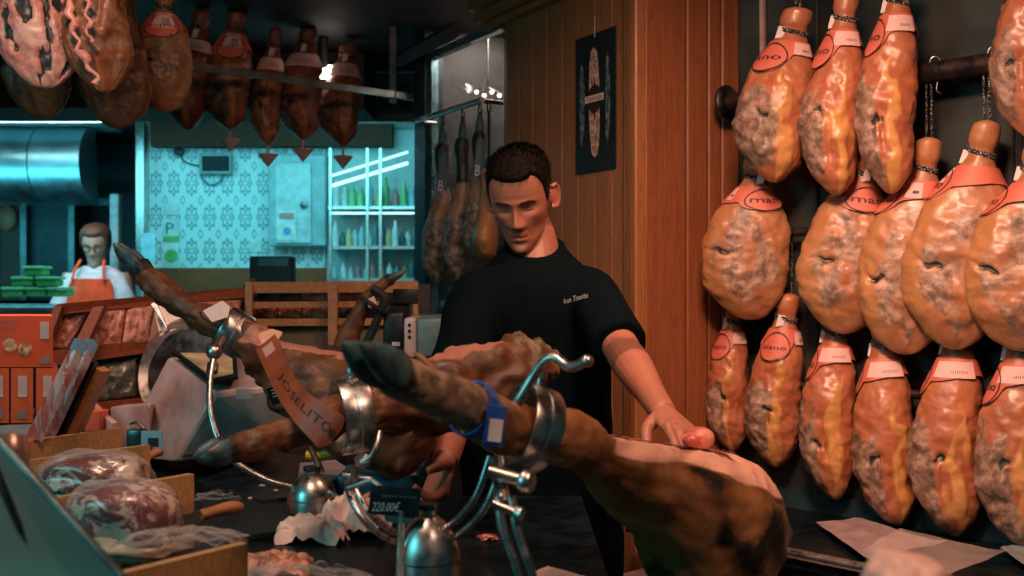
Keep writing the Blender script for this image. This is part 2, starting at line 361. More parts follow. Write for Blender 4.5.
def text_on(mapf, s, shear=0.):         # mapf(u, v) with u, v in 0..1 gives the 3-D point
    vs, fs, asp = text2d(s, shear); return MB().add([mapf(u, v) for u, v in vs], fs)
def flat_text(s, a, b, up, name, mat, parent, shear=0.):
    """text from point a to point b (baseline), UP the vector to the letters' top"""
    a = Vector(a); b = Vector(b); up = Vector(up)
    return text_on(lambda u, v: a+(b-a)*u+up*v, s, shear).build(name, mat, parent, smooth=False)

# ================================================================== hanging hams
SIDE = [(0, .33), (.03, .40), (.08, .42), (.12, .36), (.16, .40), (.24, .56), (.34, .78), (.5, .93), (.65, 1), (.78, .92), (.9, .72), (1, .5)]
SIDEX = [(0, .28), (.15, .2), (.35, .1), (.6, -.06), (.75, -.05), (.9, .12), (1, .22)]
FACE = [(0, .22), (.04, .28), (.09, .29), (.13, .24), (.17, .27), (.24, .46), (.34, .76), (.48, .95), (.6, 1), (.73, .97), (.86, .88), (1, .8)]
FACEX = [(0, .15), (.2, .1), (.4, .02), (.6, -.03), (.8, 0), (1, .1)]
LONG = [(0, .3), (.3, .42), (.5, .6), (.68, .86), (.82, 1), (.92, .98), (1, .9)]
class HamShape:
    hole = 0
    def __init__(s, kind, L, W, seed, D=None):
        s.kind = kind; s.L = L; s.W = W; s.sd = Vector((seed*3.7, seed*1.3, seed*7.1)); s.D = D or (W*.85 if kind == 'side' else W*.55)
        s.D = min(s.D, .075)
        s.tw, s.tx = (SIDE, SIDEX) if kind == 'side' else (FACE, FACEX) if kind == 'face' else (LONG, FACEX)
        rnd = random.Random(seed); s.j = [rnd.uniform(-1, 1) for _ in range(8)]
    def pt(s, u, th, det=True):
        w = curve(s.tw, u)*s.W; d = max(curve([(0, .55), (.1, .5), (.14, .42), (.3, .7), (.55, 1), (.8, .95), (1, .6)], u)*s.D, min(w, .022))
        if s.kind == 'side': d = min(d, w*1.1)
        cap = math.sqrt(max(0, 1-max(0, (u-.84)/.16)**2)) if u > .84 else (math.sqrt(clamp(u/.02)) if u < .02 else 1)
        if s.kind != 'side' and u > .75: cap = math.sqrt(max(0, 1-((u-.75)/.25)**2))
        c, q = math.cos(th), math.sin(th); e = .92
        x = (abs(c)**e)*(1 if c > 0 else -1)*w; y = (abs(q)**e)*(1 if q > 0 else -1)*d
        lump = 1+.06*s.j[0]*math.sin(th+s.j[1]*3+u*3)*sstep(.3, .6, u)
        p = Vector(((x*lump)*max(cap, .001)+curve(s.tx, u)*s.W, y*max(cap, .001), -u*s.L))
        if det:
            k = sstep(.22, .45, u); n = p.normalized() if False else Vector((c, q, 0))
            q3 = p+s.sd
            amp = fbm(q3, 9, 3)*.0095*k*cap+fbm(q3, 35, 3)*.003*(.4+k)*cap
            mu = s.masks(u, th)
            amp += mu[1]*(fbm(q3, 22, 4))*.0055*k
            amp -= mu[2]*.014*cap
            amp += mu[0]*.003
            rg = 1-abs(noise.noise(q3*14)); amp += (rg**6)*.005*k*mu[1]
            p = p+n*amp
        return p
    def masks(s, u, th):
        c, q = math.cos(th), math.sin(th); front = sstep(.05, -.25, q)
        qq = s.sd+Vector((c, q, u*3)); wv = noise.noise(qq*1.6)
        if s.kind == 'side':
            cx = .20+.22*s.j[2]+(.5*(u-.6)*(1 if s.j[7] > -.3 else -1)); wd = .30+.30*(u-.5)
            w2 = noise.noise(qq*2.3+Vector((5, 5, 5))); fat = math.exp(-((c-cx+w2*.42+.12*noise.noise(qq*5))/max(.10, (.10+.75*(u-.38))*(1-.35*u)))**2)*sstep(.34, .46, u+.06*w2)*front*1.15
            mould = sstep(.12, -.45, c+wv*.5-.22*s.j[3])*sstep(.40, .62, u+.16*wv)*sstep(1.0, .90, u+.05*s.j[6])*sstep(.35, -.1, q)*(1.)
            cr = 0
            cc = (c+.30+.15*s.j[4]); uu = (u-.66-.06*s.j[5]-.12*cc*s.j[6]-.03*noise.noise(qq*5)); cr = math.exp(-(cc/.20)**2-(uu/.016)**2)*front*1.0+.5*math.exp(-(cc/.25)**2-(uu/.06)**2)*front*clamp(.4+noise.noise(qq*7))
            cr += .7*math.exp(-((c+.05)/.05)**2-((u-.72)/.08)**2)*front
            return (clamp(fat), clamp(mould*.9), clamp(cr))
        if s.kind == 'long':
            hole = sstep(.16, .34, noise.noise(Vector((c*2.6, q, u*8))+s.sd)+.5*noise.noise(Vector((c*6, q, u*18))+s.sd))
            return (clamp(.5+noise.noise(qq*3)), .5, clamp(hole*s.hole))
        x = c; r = math.hypot(c*.95, (u-.64)*2.1)
        mould = sstep(.80, .45, r+wv*.3)*sstep(.22, -.02, q)*(.6+.5*noise.noise(qq*3))
        fat = sstep(.35, .75, abs(x-.1+wv*.3))*front*.62*sstep(.2, .4, u)
        uu = u-.63-.04*s.j[5]-.035*noise.noise(Vector((c*5, s.j[4]*5, 0)))+.05*(c+.5)*s.j[6]; cr = math.exp(-((c+.52+.12*s.j[4])/.24)**2)*math.exp(-(uu/.013)**2)*front*1.2+.35*math.exp(-((c+.5+.12*s.j[4])/.3)**2-(uu/.05)**2)*front*clamp(.5+noise.noise(qq*6))
        cr += .45*math.exp(-((c-.15*math.sin(u*9+s.j[6]))/.06)**2)*sstep(.45, .55, u)*sstep(.9, .8, u)*front*abs(noise.noise(qq*4))
        return (clamp(fat), clamp(mould), clamp(cr))
    def mesh(s, nu=110, nt=96):
        mb = MB(); vc = []; rings = []
        for i in range(nu+1):
            t = i/nu; u = t if t < .9 else .9+.1*math.sin((t-.9)/.1*PI/2); 
            if i < 4: u = (0, .002, .008, .02)[i]
            r = []
            for j in range(nt):
                th = 2*PI*j/nt; r.append(s.pt(u, th)); vc.append(s.masks(u, th))
            rings.append(r)
        mb.loft(rings); return mb, vc
def build_ham(kind, px, top, bot, tx, bx, hw, off, label, seed, text='mano', flap=-2.25, labth=(-1.35, -.5), hook=None, group='cured hams hanging on the black wall', mat=None, band=(.205, .29), side_tag=True, Y=None, bandmat=None, hole=0, printed=True):
    Y = Y or rowY(px, off)
    a = P(tx, top, Y); b = P(bx, bot, Y); L = (b-a).length; W = hw/F*Y
    sh = HamShape(kind, L, W, seed); sh.hole = hole
    dx = (b.x-curve(sh.tx, 1)*W)-(a.x-curve(sh.tx, 0)*W); tilt = math.asin(clamp(-dx/L, -1, 1))
    yaw = -math.atan2(a.x, a.y)
    rot = Euler((0, 0, yaw)).to_matrix()@Euler((0, -tilt if 0 else tilt, 0)).to_matrix()
    rt = rot.to_euler()
    root = thing('hanging_ham', label, 'ham', a-rot@Vector((curve(sh.tx, 0)*W, 0, 0)), group, rt)
    mb, vc = sh.mesh(); mb.build('ham_body', mat or M['ham' if kind == 'face' else 'ham2'], root, local=True, vcol=vc, angle=180)
    # red card band with a round flap
    def surf(u, th, o):
        p = sh.pt(u, th, False); c, q = math.cos(th), math.sin(th)
        return p+Vector((c, q, 0)).normalized()*o
    def low(th):
        d = (th-flap+PI) % (2*PI)-PI; k = band[1]+.016*math.sin(th*2)
        if not printed: return k+.015*math.sin(th+1)
        return k+(.085 if kind == 'side' else .070)*max(0, 1-(d/.85)**2)**.7
    m = MB(); n = 64; rings = []
    for j in range(n+1):
        th = 2*PI*j/n; lo = low(th); r = []
        for i in range(7): r.append(surf(lerp(band[0], lo, i/6), th, .004+.003*(i/6)))
        for i in range(6, -1, -1): r.append(surf(lerp(band[0], lo, i/6), th, .0025+.003*(i/6)))
        rings.append(r)
    rings[-1] = rings[0]; m.loft(rings, cap=False)
    bnd = m.build('tag_band', bandmat or M['tagred'], root, local=True)
    # pale label with a barcode
    def patch(t0, t1, u0, u1, o, n=8):
        mm = MB(); g = [[surf(lerp(u0, u1, i/4), lerp(t0, t1, j/n), o) for j in range(n+1)] for i in range(5)]
        return mm.loft(g, cap=False, close=False)
    lab = patch(labth[0], labth[1], band[0]+.012, band[1]-.002, .0078).build('paper_label', M['tagpink'], bnd, local=True)
    m = MB(); t0, t1 = labth; rr = random.Random(seed)
    for k in range(9):
        th = lerp(t0, t1, .42+.045*k); m.loft([[surf(u, th, .0084), surf(u, th+.014+.012*rr.random(), .0084)] for u in (band[0]+.05, band[1]-.022)], cap=False, close=False)
    m.build('barcode', M['ink'], bnd, local=True)
    # ring line and printed word of the flap
    fc = (band[0]+low(flap))/2+.012; ru = (low(flap)-band[0])*.47; rt_ = .70
    m = MB(); N = 40; out = []
    for k in range(N+1):
        an = 2*PI*k/N; out.append([surf(fc+ru*math.sin(an)*q, flap+rt_*math.cos(an)*q, .0079) for q in (1, .93)])
    m.loft(out, cap=False, close=False); printed and m.build('ring_print', M['ink'], bnd, local=True)
    tw = .52; th_ = .022
    if printed: text_on(lambda u, v: surf(fc+.004-(v-.5)*th_*1.1, flap+(u-.5)*2*tw, .0082), text).build('printed_word', M['ink'], bnd, local=True, smooth=False)
    # flecked cord round the ankle and up to the rail
    m = MB(); path = [sh.pt(.135+.018*math.cos(2*PI*k/20+.6), 2*PI*k/20, False)*1.0+Vector((math.cos(2*PI*k/20), math.sin(2*PI*k/20), 0))*.003 for k in range(21)]
    m.tube(path, .0035, 8); m.tube([q-Vector((0, 0, .006)) for q in path], .003, 8)
    inv = rot.transposed(); ctop = path[5]
    if hook:
        hp = inv@(Vector((a.x, a.y, hook))+nW*0-Vector(root.location))
        hp = inv@(Vector((a.x+.004, a.y+.02, hook))-root.location)
        for o in (-.006, .006): m.tube([ctop, sh.pt(.02, PI/2, False)+Vector((o, .008, 0)), hp+Vector((o, 0, 0))], .003, 8)
    m.build('cord', M['cord'], root, local=True)
    if side_tag:
        p0 = sh.pt(band[0]-.01, flap-.2, False)+Vector((-.006, -.004, 0))
        MB().prism([p0, p0+Vector((.02, -.002, .004)), p0+Vector((.026, .002, .032)), p0+Vector((.006, .002, .034))], (0, .0008, 0)).build('paper_tab', M['paper'], root, local=True)
    return root
# hooks on the main rail
def hook(px, off, z, lab):
    Y = rowY(px, off); p = P(px, 100, Y); p.z = z
    solo(MB().tube(spline([p+Vector((-.012, .01, .0)), p+Vector((-.006, 0, .034)), p+Vector((.012, -.004, .03)), p+Vector((.012, 0, -.01)), p+Vector((.006, 0, -.045)), p+Vector((.018, 0, -.055))], 20), .0018, 6), 'wire_hook', M['steel_wire'], lab, 'hook', 'wire hooks on the thick rail')
hook(934, .105, 1.955, 'bare steel wire hook left on the thick black rail')
hook(992, .105, 1.955, 'bare steel wire hook right on the thick black rail, near the frame edge')
G = 'cured hams hanging on the black wall'
H = [
 ('face', 748, 153, 320, 757, 750, 43, .16, 'large round ham, first from the left in the middle row, red tag reading man', 'man', -1.1, (-2.6, -2.3), 1.955),
 ('face', 838, 146, 334, 868, 842, 43, .16, 'large round ham, second from the left in the middle row under a red tag', 'man', -1.2, (-2.7, -2.4), 1.955),
 ('face', 905, 137, 355, 930, 905, 46, .16, 'large ham with bare tied shank, third from the left in the middle row', 'mano', -2.9, (-2.0, -1.5), 1.955),
 ('face', 963, 120, 350, 988, 955, 50, .16, 'large ham with bare square shank under the rail, fourth in the middle row', 'mano', -3.0, (-2.9, -2.6), 1.955),
 ('face', 1022, 140, 352, 1040, 1022, 50, .16, 'large ham cut by the frame edge in the middle row at far right', 'mano', -3.0, (-1.6, -1.0), 1.955),
 ('side', 730, 299, 452, 735, 732, 21, .09, 'narrow small ham, first from the left in the bottom row beside the timber wall', 'mano', -2.3, (-1.5, -.5), 1.575),
 ('side', 780, 293, 468, 790, 776, 27, .09, 'small ham with bare shank and wide red round tag, second in the bottom row', 'siano', -1.9, (-.95, -.2), 1.575),
 ('side', 834, 305, 500, 838, 836, 28, .09, 'small ham with broad pale label, third from the left in the bottom row', 'mano', -3.0, (-2.3, -.7), 1.575),
 ('side', 891, 315, 525, 885, 896, 31, .09, 'ham with a crooked white paper tab and pale label, fourth in the bottom row', 'mano', -3.3, (-2.3, -.7), 1.575),
 ('side', 957, 312, 537, 962, 955, 35, .09, 'lowest hanging ham with black speckles, fifth from the left in the bottom row', 'mano', -3.3, (-2.4, -.8), 1.575),
 ('side', 1025, 315, 548, 1025, 1025, 36, .09, 'ham cut by the frame edge in the bottom row at far right', 'mano', -2.9, (-2.4, -.9), 1.575),
 ('side', 774, 8, 182, 799, 774, 37, .225, 'broad ham, first from the left in the top row, with a square shank end', 'ano', -2.2, (-1.35, -.5), 2.33),
 ('side', 835, -10, 195, 848, 837, 29, .225, 'slim reddish ham, second in the top row between two others', 'ano', -2.5, (-1.9, -.6), 2.33),
 ('side', 890, -30, 194, 901, 892, 29, .225, 'slim ham with long yellow fat patch, third in the top row', 'ano', -2.6, (-1.9, -.6), 2.33),
 ('side', 1030, -90, 138, 1045, 1032, 33, .225, 'ham at the top right corner, cut by the frame edge above the rail', 'ano', -2.6, (-1.9, -.6), 2.33),
]
for i, (kd, px, tp, bt, tx, bx, hw, off, lab, tx_, fl, lt, hk) in enumerate(H):
    build_ham(kd, px, tp, bt, tx, bx, hw, off, lab, i+3, tx_, fl, lt, hk, G)
# ================================================================== the market hall behind (teal light)
TW = 6.3
def tile_mat():
    t = NT('patterned_teal_tiles'); sx = t.node('ShaderNodeSeparateXYZ'); t.lk(t.co(), sx.inputs[0]); p = .155
    X = t.math('SUBTRACT', t.math('FRACT', t.math('DIVIDE', sx.outputs[0], p*.66)), .5); Z = t.math('SUBTRACT', t.math('FRACT', t.math('DIVIDE', sx.outputs[2], p*1.25)), .5)
    r = t.math('SQRT', t.math('ADD', t.math('MULTIPLY', X, X), t.math('MULTIPLY', Z, Z))); a = t.math('ARCTAN2', Z, X)
    pet = t.math('MULTIPLY', t.math('COSINE', t.math('MULTIPLY', a, 8)), .05)
    X = t.math('MULTIPLY', X, 1.0)
    d1 = t.math('ABSOLUTE', t.math('SUBTRACT', r, t.math('ADD', pet, .30)))
    d2 = t.math('ABSOLUTE', t.math('SUBTRACT', r, t.math('ADD', t.math('MULTIPLY', t.math('COSINE', t.math('MULTIPLY', a, 4)), .06), .13)))
    k = t.math('MAXIMUM', t.ss(d1, .055, .025), t.ss(d2, .045, .02))
    cr = t.math('ADD', t.math('ABSOLUTE', t.math('SUBTRACT', t.math('ABSOLUTE', X), .5)), t.math('ABSOLUTE', t.math('SUBTRACT', t.math('ABSOLUTE', Z), .5)))
    k = t.math('MAXIMUM', k, t.math('MULTIPLY', t.ss(t.math('ABSOLUTE', t.math('SUBTRACT', cr, .13)), .05, .02), .8))
    t.set(Base_Color=t.mix(t.math('MULTIPLY', k, .9), (.60, .72, .70), (.07, .20, .25)), Roughness=.3); return t.m
a = P(148, 145, TW); b = P(327, 300, TW)
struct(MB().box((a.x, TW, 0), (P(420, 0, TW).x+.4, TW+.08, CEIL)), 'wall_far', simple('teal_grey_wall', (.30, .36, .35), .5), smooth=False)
mbt = MB().box((a.x, TW-.015, P(0, 268, TW).z), (P(326, 0, TW).x, TW-.001, P(0, 143, TW).z))
struct(mbt, 'wall_far_tiles', tile_mat(), smooth=False)
struct(MB().box((a.x, TW-.03, .9), (P(332, 0, TW).x, TW-.001, P(0, 268, TW).z)), 'trim_8', simple('brown_dado', (.26, .055, .006), .6), smooth=False)
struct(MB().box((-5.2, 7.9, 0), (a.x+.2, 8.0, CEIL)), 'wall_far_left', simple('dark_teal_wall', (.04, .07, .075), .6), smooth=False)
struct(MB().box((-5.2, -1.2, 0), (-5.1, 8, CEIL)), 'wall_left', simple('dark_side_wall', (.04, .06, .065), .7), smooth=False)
struct(MB().pbox(150, 121, 392, 146, 6.12, .1), 'trim_9', simple('dark_brown_band', (.05, .012, .002), .8), smooth=False)
# steel column and neighbours
solo(MB().box((P(141, 0, 6.2).x, 6.1, 0), (P(150, 0, 6.2).x, 6.2, CEIL), bev=.01), 'steel_column', M['steel'], 'narrow bright steel column at the left edge of the tiled wall', 'column')
solo(MB().box((P(115, 0, 7).x, 6.9, 0), (P(124, 0, 7).x, 7.0, P(0, 195, 7).z), bev=.01), 'steel_column', simple('pale_post', (.5, .55, .55), .4), 'pale post standing right beside the aproned shopkeeper', 'column')
# stainless hood
root = thing('extractor_hood', 'wide curved stainless steel hood with bright streaks at far left', 'hood', P(50, 205, 7))
m = MB(); rings = []
for X in (P(-70, 0, 7).x, P(50, 0, 7).x-.004):
    rings.append([Vector((X, 7.0-.34*math.sin(t)**.8, P(0, 205, 7).z+.245*(1-math.cos(t)))) for t in [PI*.95*k/18+.02 for k in range(19)]])
m.loft(rings, cap=True)
rings = [[v+Vector((P(50, 0, 7).x-P(-70, 0, 7).x+.004, 0, 0)) for v in rings[0]], [v+Vector((P(100, 0, 7).x-P(50, 0, 7).x, 0, 0)) for v in rings[1]]]
m.loft(rings); m.build('hood_shell', simple('satin_stainless', (.55, .68, .72), .38, 1., .05, 8), root)
MB().box((P(-70, 0, 7).x, 6.66, P(0, 130, 7).z), (P(118, 0, 7).x, 7.1, P(0, 118, 7).z)).build('top_rail', simple('teal_rail', (.3, .42, .44), .4), root, smooth=False)
for i, yy in enumerate((6.2,)):
    solo(MB().box((P(-60, 0, yy).x, yy-.03, 2.36), (P(110, 0, yy).x, yy+.03, 2.40)), 'tube_light', (lambda t: (t.set(Base_Color=(.7, .9, .9), Emission_Color=(.45, .95, 1.), Emission_Strength=7.), t.m)[1])(NT('tube_light_glow')), 'long glowing ceiling tube light that the steel hood mirrors', 'light', smooth=False)
# dark oven and glass case under the hood
root = thing('glass_display_cabinet', 'dark framed cabinet with orange meat inside, far left', 'cabinet', P(10, 290, 7.4))
MB().pbox(-60, 205, 24, 300, 7.4, .4).build('cabinet_body', simple('brown_cabinet', (.09, .05, .035), .6), root, smooth=False)  # plain brown cabinet body
for x in (-10, 20, 68): MB().pbox(x, 202, x+6, 300, 7.35, .04).build('upright', M['steel_dark'], root, smooth=False)
MB().pbox(-60, 198, 118, 205, 7.33, .05).build('top_bar', M['steel_dark'], root, smooth=False)
MB().pbox(26, 205, 70, 300, 7.42, .3).build('dark_panel', M['blackplastic'], root, smooth=False)
mm = MB(); mm.ball(P(6, 218, 7.36), (.07, .03, .09), 12)
solo(mm, 'roast_meat', simple('orange_meat', (.45, .14, .07), .5, bump=.5), 'orange brown piece of meat in the far left cabinet', 'meat')
# glass screen, poster and white labels on tiles
def card(x0, y0, x1, y1, Y, name, mat, lab, cat, d=.006, g=None): return solo(MB().pbox(x0, y0, x1, y1, Y, d), name, mat, lab, cat, g, smooth=False)
FW = TW-.022
pw = simple('teal_white_paper', (.62, .68, .64), .6); gr = simple('green_band', (.16, .42, .12), .6)
sg = thing('wall_sign', 'tall parking sign with letter P, green band and green roundel on the tiles', 'sign', P(171, 268, FW))
MB().pbox(163, 219, 179, 268, FW, .004).build('panel', pw, sg, smooth=False)
MB().pbox(163, 236, 179, 242, FW-.003, .003).build('green_band', gr, sg, smooth=False)
m = MB(); m.lathe([(0, 0), (.038, 0), (.038, .003), (0, .003)], P(171, 256, FW-.004), (0, 1, 0), 20); m.build('roundel', gr, sg)
flat_text('P', P(166, 234, FW-.002), P(174, 234, FW-.002), (0, 0, .065), 'letter', simple('dark_teal_ink', (.03, .2, .24), .6), sg)
card(163, 203, 178, 215, FW, 'notice_paper', pw, 'small white notice above the parking sign on tiles', 'notice')
card(141, 233, 155, 262, 6.08, 'notice_paper', simple('blue_white_paper', (.4, .6, .66), .6), 'white notice sheet hanging on the steel column', 'notice')
card(249, 242, 262, 252, FW, 'wall_socket', pw, 'small switch plate low on the tiles left of the cabinet', 'switch', .02)
# small monitor with cable and round plug
root = thing('wall_screen', 'small black screen mounted high on the tiled wall with a looping cable', 'screen', P(215, 175, FW))
MB().pbox(199, 153, 231, 174, FW-.06, .05, bev=.008).build('casing', simple('grey_casing', (.25, .32, .33), .5), root, smooth=False)
MB().pbox(202, 156, 229, 171, FW-.065, .006).build('screen_panel', M['black'], root, smooth=False)
MB().tube(spline([P(200, 172, FW-.01), P(203, 180, FW-.01), P(212, 185, FW-.01), P(220, 181, FW-.01), P(223, 173, FW-.01)], 20), .006, 6).build('cable', simple('teal_cable', (.05, .25, .28), .5), root)
MB().tube(spline([P(180, 152, FW-.01), P(183, 160, FW-.01), P(190, 164, FW-.01), P(200, 166, FW-.01)], 14), .005, 6).build('plug_cable', M['blackplastic'], root)
m = MB(); m.lathe([(0, 0), (.028, 0), (.028, .03), (0, .035)], P(180, 152, FW), (0, -1, 0), 16); solo(m, 'round_socket', M['blackplastic'], 'round black wall socket left of the small screen', 'socket')
# electric cabinet
root = thing('wall_cabinet', 'pale teal electric cabinet with round handle and pinned notice, right of tiles', 'cabinet', P(297, 248, TW-.1))
MB().pbox(268, 154, 326, 246, TW-.14, .12, bev=.01).build('cabinet_box', simple('pale_teal_box', (.30, .45, .46), .35), root, smooth=False)
d = MB().pbox(275, 163, 311, 243, TW-.155, .014, bev=.004).build('door', simple('pale_door', (.45, .56, .56), .3), root, smooth=False)
m = MB(); m.lathe([(0, 0), (.02, 0), (.02, .02), (0, .024)], P(304, 205, TW-.155), (0, -1, 0), 14); m.build('handle', M['steel_dark'], d)
n_ = MB().pbox(277, 211, 296, 240, TW-.160, .003).build('notice', pw, d, smooth=False)
MB().pbox(279, 213, 294, 219, TW-.163, .002).build('notice_heading', simple('pink_ink', (.6, .25, .22), .6), n_, smooth=False)
m = MB(); m.lathe([(0, 0), (.022, 0), (.022, .002), (0, .002)], P(287, 231, TW-.163), (0, 1, 0), 14); m.build('notice_picture', simple('blue_ink', (.1, .3, .5), .6), n_)
# dark band above tiles handled by the soffit; till on the counter
root = thing('cash_till', 'black cash register screen on the counter below the wall cabinet', 'till', P(270, 284, 5.2))
MB().box((P(249, 0, 5.2).x, 5.2, 1.336), (P(293, 0, 5.2).x, 5.28, P(0, 256, 5.2).z), bev=.01).build('housing', M['blackplastic'], root, smooth=False)
MB().pbox(258, 258, 288, 266, 5.19, .01).build('display', simple('teal_display', (.05, .16, .2), .3), root, smooth=False)
solo(MB().lathe([(0, 0), (.024, 0), (.027, .03), (.026, .09), (.012, .115), (.012, .13), (0, .13)], (P(253, 271, 5.06).x, 5.06, 1.335), n=16), 'red_bottle', simple('dull_red', (.35, .10, .08), .4), 'dull red rounded bottle in front of the cash register', 'bottle')
# far counter
ct = thing('hall_counter', 'pale teal glass topped counter before the far shopkeeper', 'counter', P(60, 520, 5.6))
MB().box((-4.6, 5.3, 0), (-1.0, 5.9, 1.30)).build('counter_body', simple('teal_counter', (.06, .16, .18), .4), ct, smooth=False)
MB().box((-4.65, 4.95, 1.302), (-.95, 5.95, 1.335), bev=.01).build('counter_top', simple('pale_counter_top', (.35, .5, .5), .25), ct, smooth=False)
grn = simple('green_tub', (.12, .40, .10), .4); grl = simple('pale_green_lid', (.28, .52, .26), .4)
tubs = [(11, 292, 'bottom left of the pile'), (35, 292, 'bottom middle of the pile'), (57, 292, 'bottom right end of the pile'), (21, 281.5, 'second layer left'), (46, 281.5, 'second layer right'), (32, 271, 'topmost of the pile')]
for i, (x, y, l_) in enumerate(tubs):
    Yt = 5.45+.02*(i % 2); root = thing('produce_tub', 'green produce tub on the far counter, '+l_, 'tub', P(x, y+5, Yt), 'green tubs on the far counter')
    MB().pbox(x-10, y-2, x+10, y+4.6, Yt, .1, bev=.01).build('tub_base', grn, root)
    MB().pbox(x-11, y-5, x+11, y-2.2, Yt-.01, .12, bev=.006).build('tub_lid', grl, root)
# shelves of goods at the right
root = thing('goods_shelf', 'bright glazed goods shelving seen between tiled wall and dark window post', 'shelf', P(370, 290, 6.1))
ps = simple('pale_teal_panel', (.38, .52, .52), .3)
MB().pbox(327, 130, 430, 300, TW-.03, .02).build('back_panel', ps, root, smooth=False)
for y in (206, 246, 278): MB().pbox(328, y, 430, y+3, 5.98, .28).build('shelf_board', M['steel'], root, smooth=False)
for x in (329, 366, 379): MB().pbox(x, 148, x+2.5, 300, 5.96, .02).build('upright', M['steel'], root, smooth=False)
lt = NT('shelf_strip_light'); lt.set(Base_Color=(.8, .95, .95), Emission_Color=(.55, .95, 1), Emission_Strength=1.3)
MB().tube([P(331, 186, 5.98), P(408, 163, 5.98)], .010, 6).build('strip_light', lt.m, root)
MB().tube([P(331, 176, 6.05), P(408, 152, 6.05)], .007, 6).build('strip_light', lt.m, root)
MB().pbox(330, 212, 430, 214, 6.0, .02).build('strip_light', lt.m, root, smooth=False)
cols = [(.62, .7, .68), (.1, .22, .26), (.5, .2, .18), (.2, .5, .2), (.75, .8, .75), (.05, .12, .15), (.3, .5, .55), (.55, .45, .2)]
gm_ = [simple('goods_colour_%s' % 'abcdefgh'[i], c, .4) for i, c in enumerate(cols)]
rg = random.Random(5); cn_ = ['pale', 'dark teal', 'dull red', 'green', 'whitish', 'black', 'teal', 'ochre']; WORDS = 'one two three four five six seven eight nine ten eleven twelve thirteen fourteen fifteen sixteen seventeen eighteen'.split()
for yb, n, w_, h0, h1, what in ((206, 11, 6.5, 12, 24, 'upper'), (246, 14, 5.5, 10, 22, 'middle'), (278, 12, 5, 8, 20, 'lower')):
    for k in range(n):
        x = 333+k*(92/n)+rg.uniform(-.8, .8); h = rg.uniform(h0, h1); mt = gm_[rg.randrange(8)]; Yk = 6.08+rg.uniform(-.04, .06)
        q = P(x+w_/2, yb, Yk); W_ = w_*.60/F*Yk; H_ = h*1.3/F*Yk
        m = MB(); m.lathe([(W_*.9, 0), (W_, .01), (W_, H_*.6), (W_*.45, H_*.8), (W_*.4, H_*.97), (0, H_)], (q.x, q.y, q.z), (0, 0, 1), 12)
        solo(m, 'goods_jar', mt, 'small %s jar, number %s on the %s shelf of the glazed shelving' % (cn_[gm_.index(mt)], WORDS[k], what), 'jar', 'jars on the %s goods shelf' % what)
# blue white sign with numerals
root = thing('shop_sign', 'pale teal shop sign with dark numerals above the goods shelving', 'sign', P(380, 122, 5.2))
MB().box((P(345, 0, 5.2).x, 5.2, P(0, 122, 5.2).z), (P(440, 0, 5.2).x, 5.25, 2.44)).build('panel', simple('sign_teal', (.16, .42, .46), .5), root, smooth=False)
flat_text('108', P(368, 109, 5.195), P(412, 109, 5.195), (0, 0, .115), 'numerals', simple('sign_dark', (.02, .16, .20), .5), root)
MB().pbox(345, 113, 440, 122, 5.16, .03).build('lower_ledge', ps, root, smooth=False)
# ceiling lamp
root = thing('ceiling_lamp', 'bright round ceiling lamp glowing between the hanging hams', 'lamp', P(323, 71, 4.5))
e2 = NT('lamp_glow'); e2.set(Base_Color=(1, .9, .85), Emission_Color=(1, .86, .78), Emission_Strength=9.)
MB().lathe([(0, -.02), (.05, -.015), (.056, .0), (.05, .015), (0, .02)], P(327, 72, 4.5), (0, -.5, 1), 20).build('bulb', e2.m, root)
MB().tube([P(323, 72, 4.5)+Vector((0, 0, .01)), Vector((P(323, 0, 4.5).x, 4.5, CEIL))], .02, 12).build('socket', M['steel_dark'], root)

# ------------------------------------------------------------------ hanging hams at the upper left
R0 = P(190, 65, 3.75); zR = R0.z; R1 = P(413, 97, 3.75*223/191); R1.z = zR; dR = (R1-R0).normalized()
rl = thing('ceiling_rail', 'dark steel rail hung from the ceiling across the upper left hams', 'rail', R0)
MB().prism([R0-dR*1.6+Vector((0, 0, -.012)), R1+Vector((0, 0, -.012)), R1+Vector((0, 0, .012)), R0-dR*1.6+Vector((0, 0, .012))], (0, .02, 0)).build('bar', simple('teal_steel_rail', (.25, .30, .28), .35, .8), rl, smooth=False)
for q in (P(393, 0, 4.33), P(60, 0, 3.3)): MB().box((q.x-.012, q.y-.012, zR-.03), (q.x+.012, q.y+.012, CEIL)).build('hanger', M['steel_dark'] if q.x < -1 else simple('pinkish_hanger', (.3, .2, .18), .4, .5), rl, smooth=False)
M['ham_brown'] = ham_material('brown_hanging_ham', (.20, .058, .022), (.30, .10, .032), (.42, .17, .06), (.24, .16, .08), (.06, .04, .025), (.015, .01, .008), .42, .4)
M['ham_olive'] = ham_material('olive_mouldy_ham', (.24, .10, .04), (.30, .15, .06), (.34, .24, .11), (.30, .27, .16), (.07, .07, .045), (.015, .015, .01), .5, .5)
M['ham_pink'] = ham_material('pink_fat_ham', (.72, .30, .24), (.80, .44, .36), (.85, .60, .50), (.78, .42, .34), (.40, .15, .11), (.02, .03, .03), .38, .3)
UL = 'cured hams hanging at the upper left'
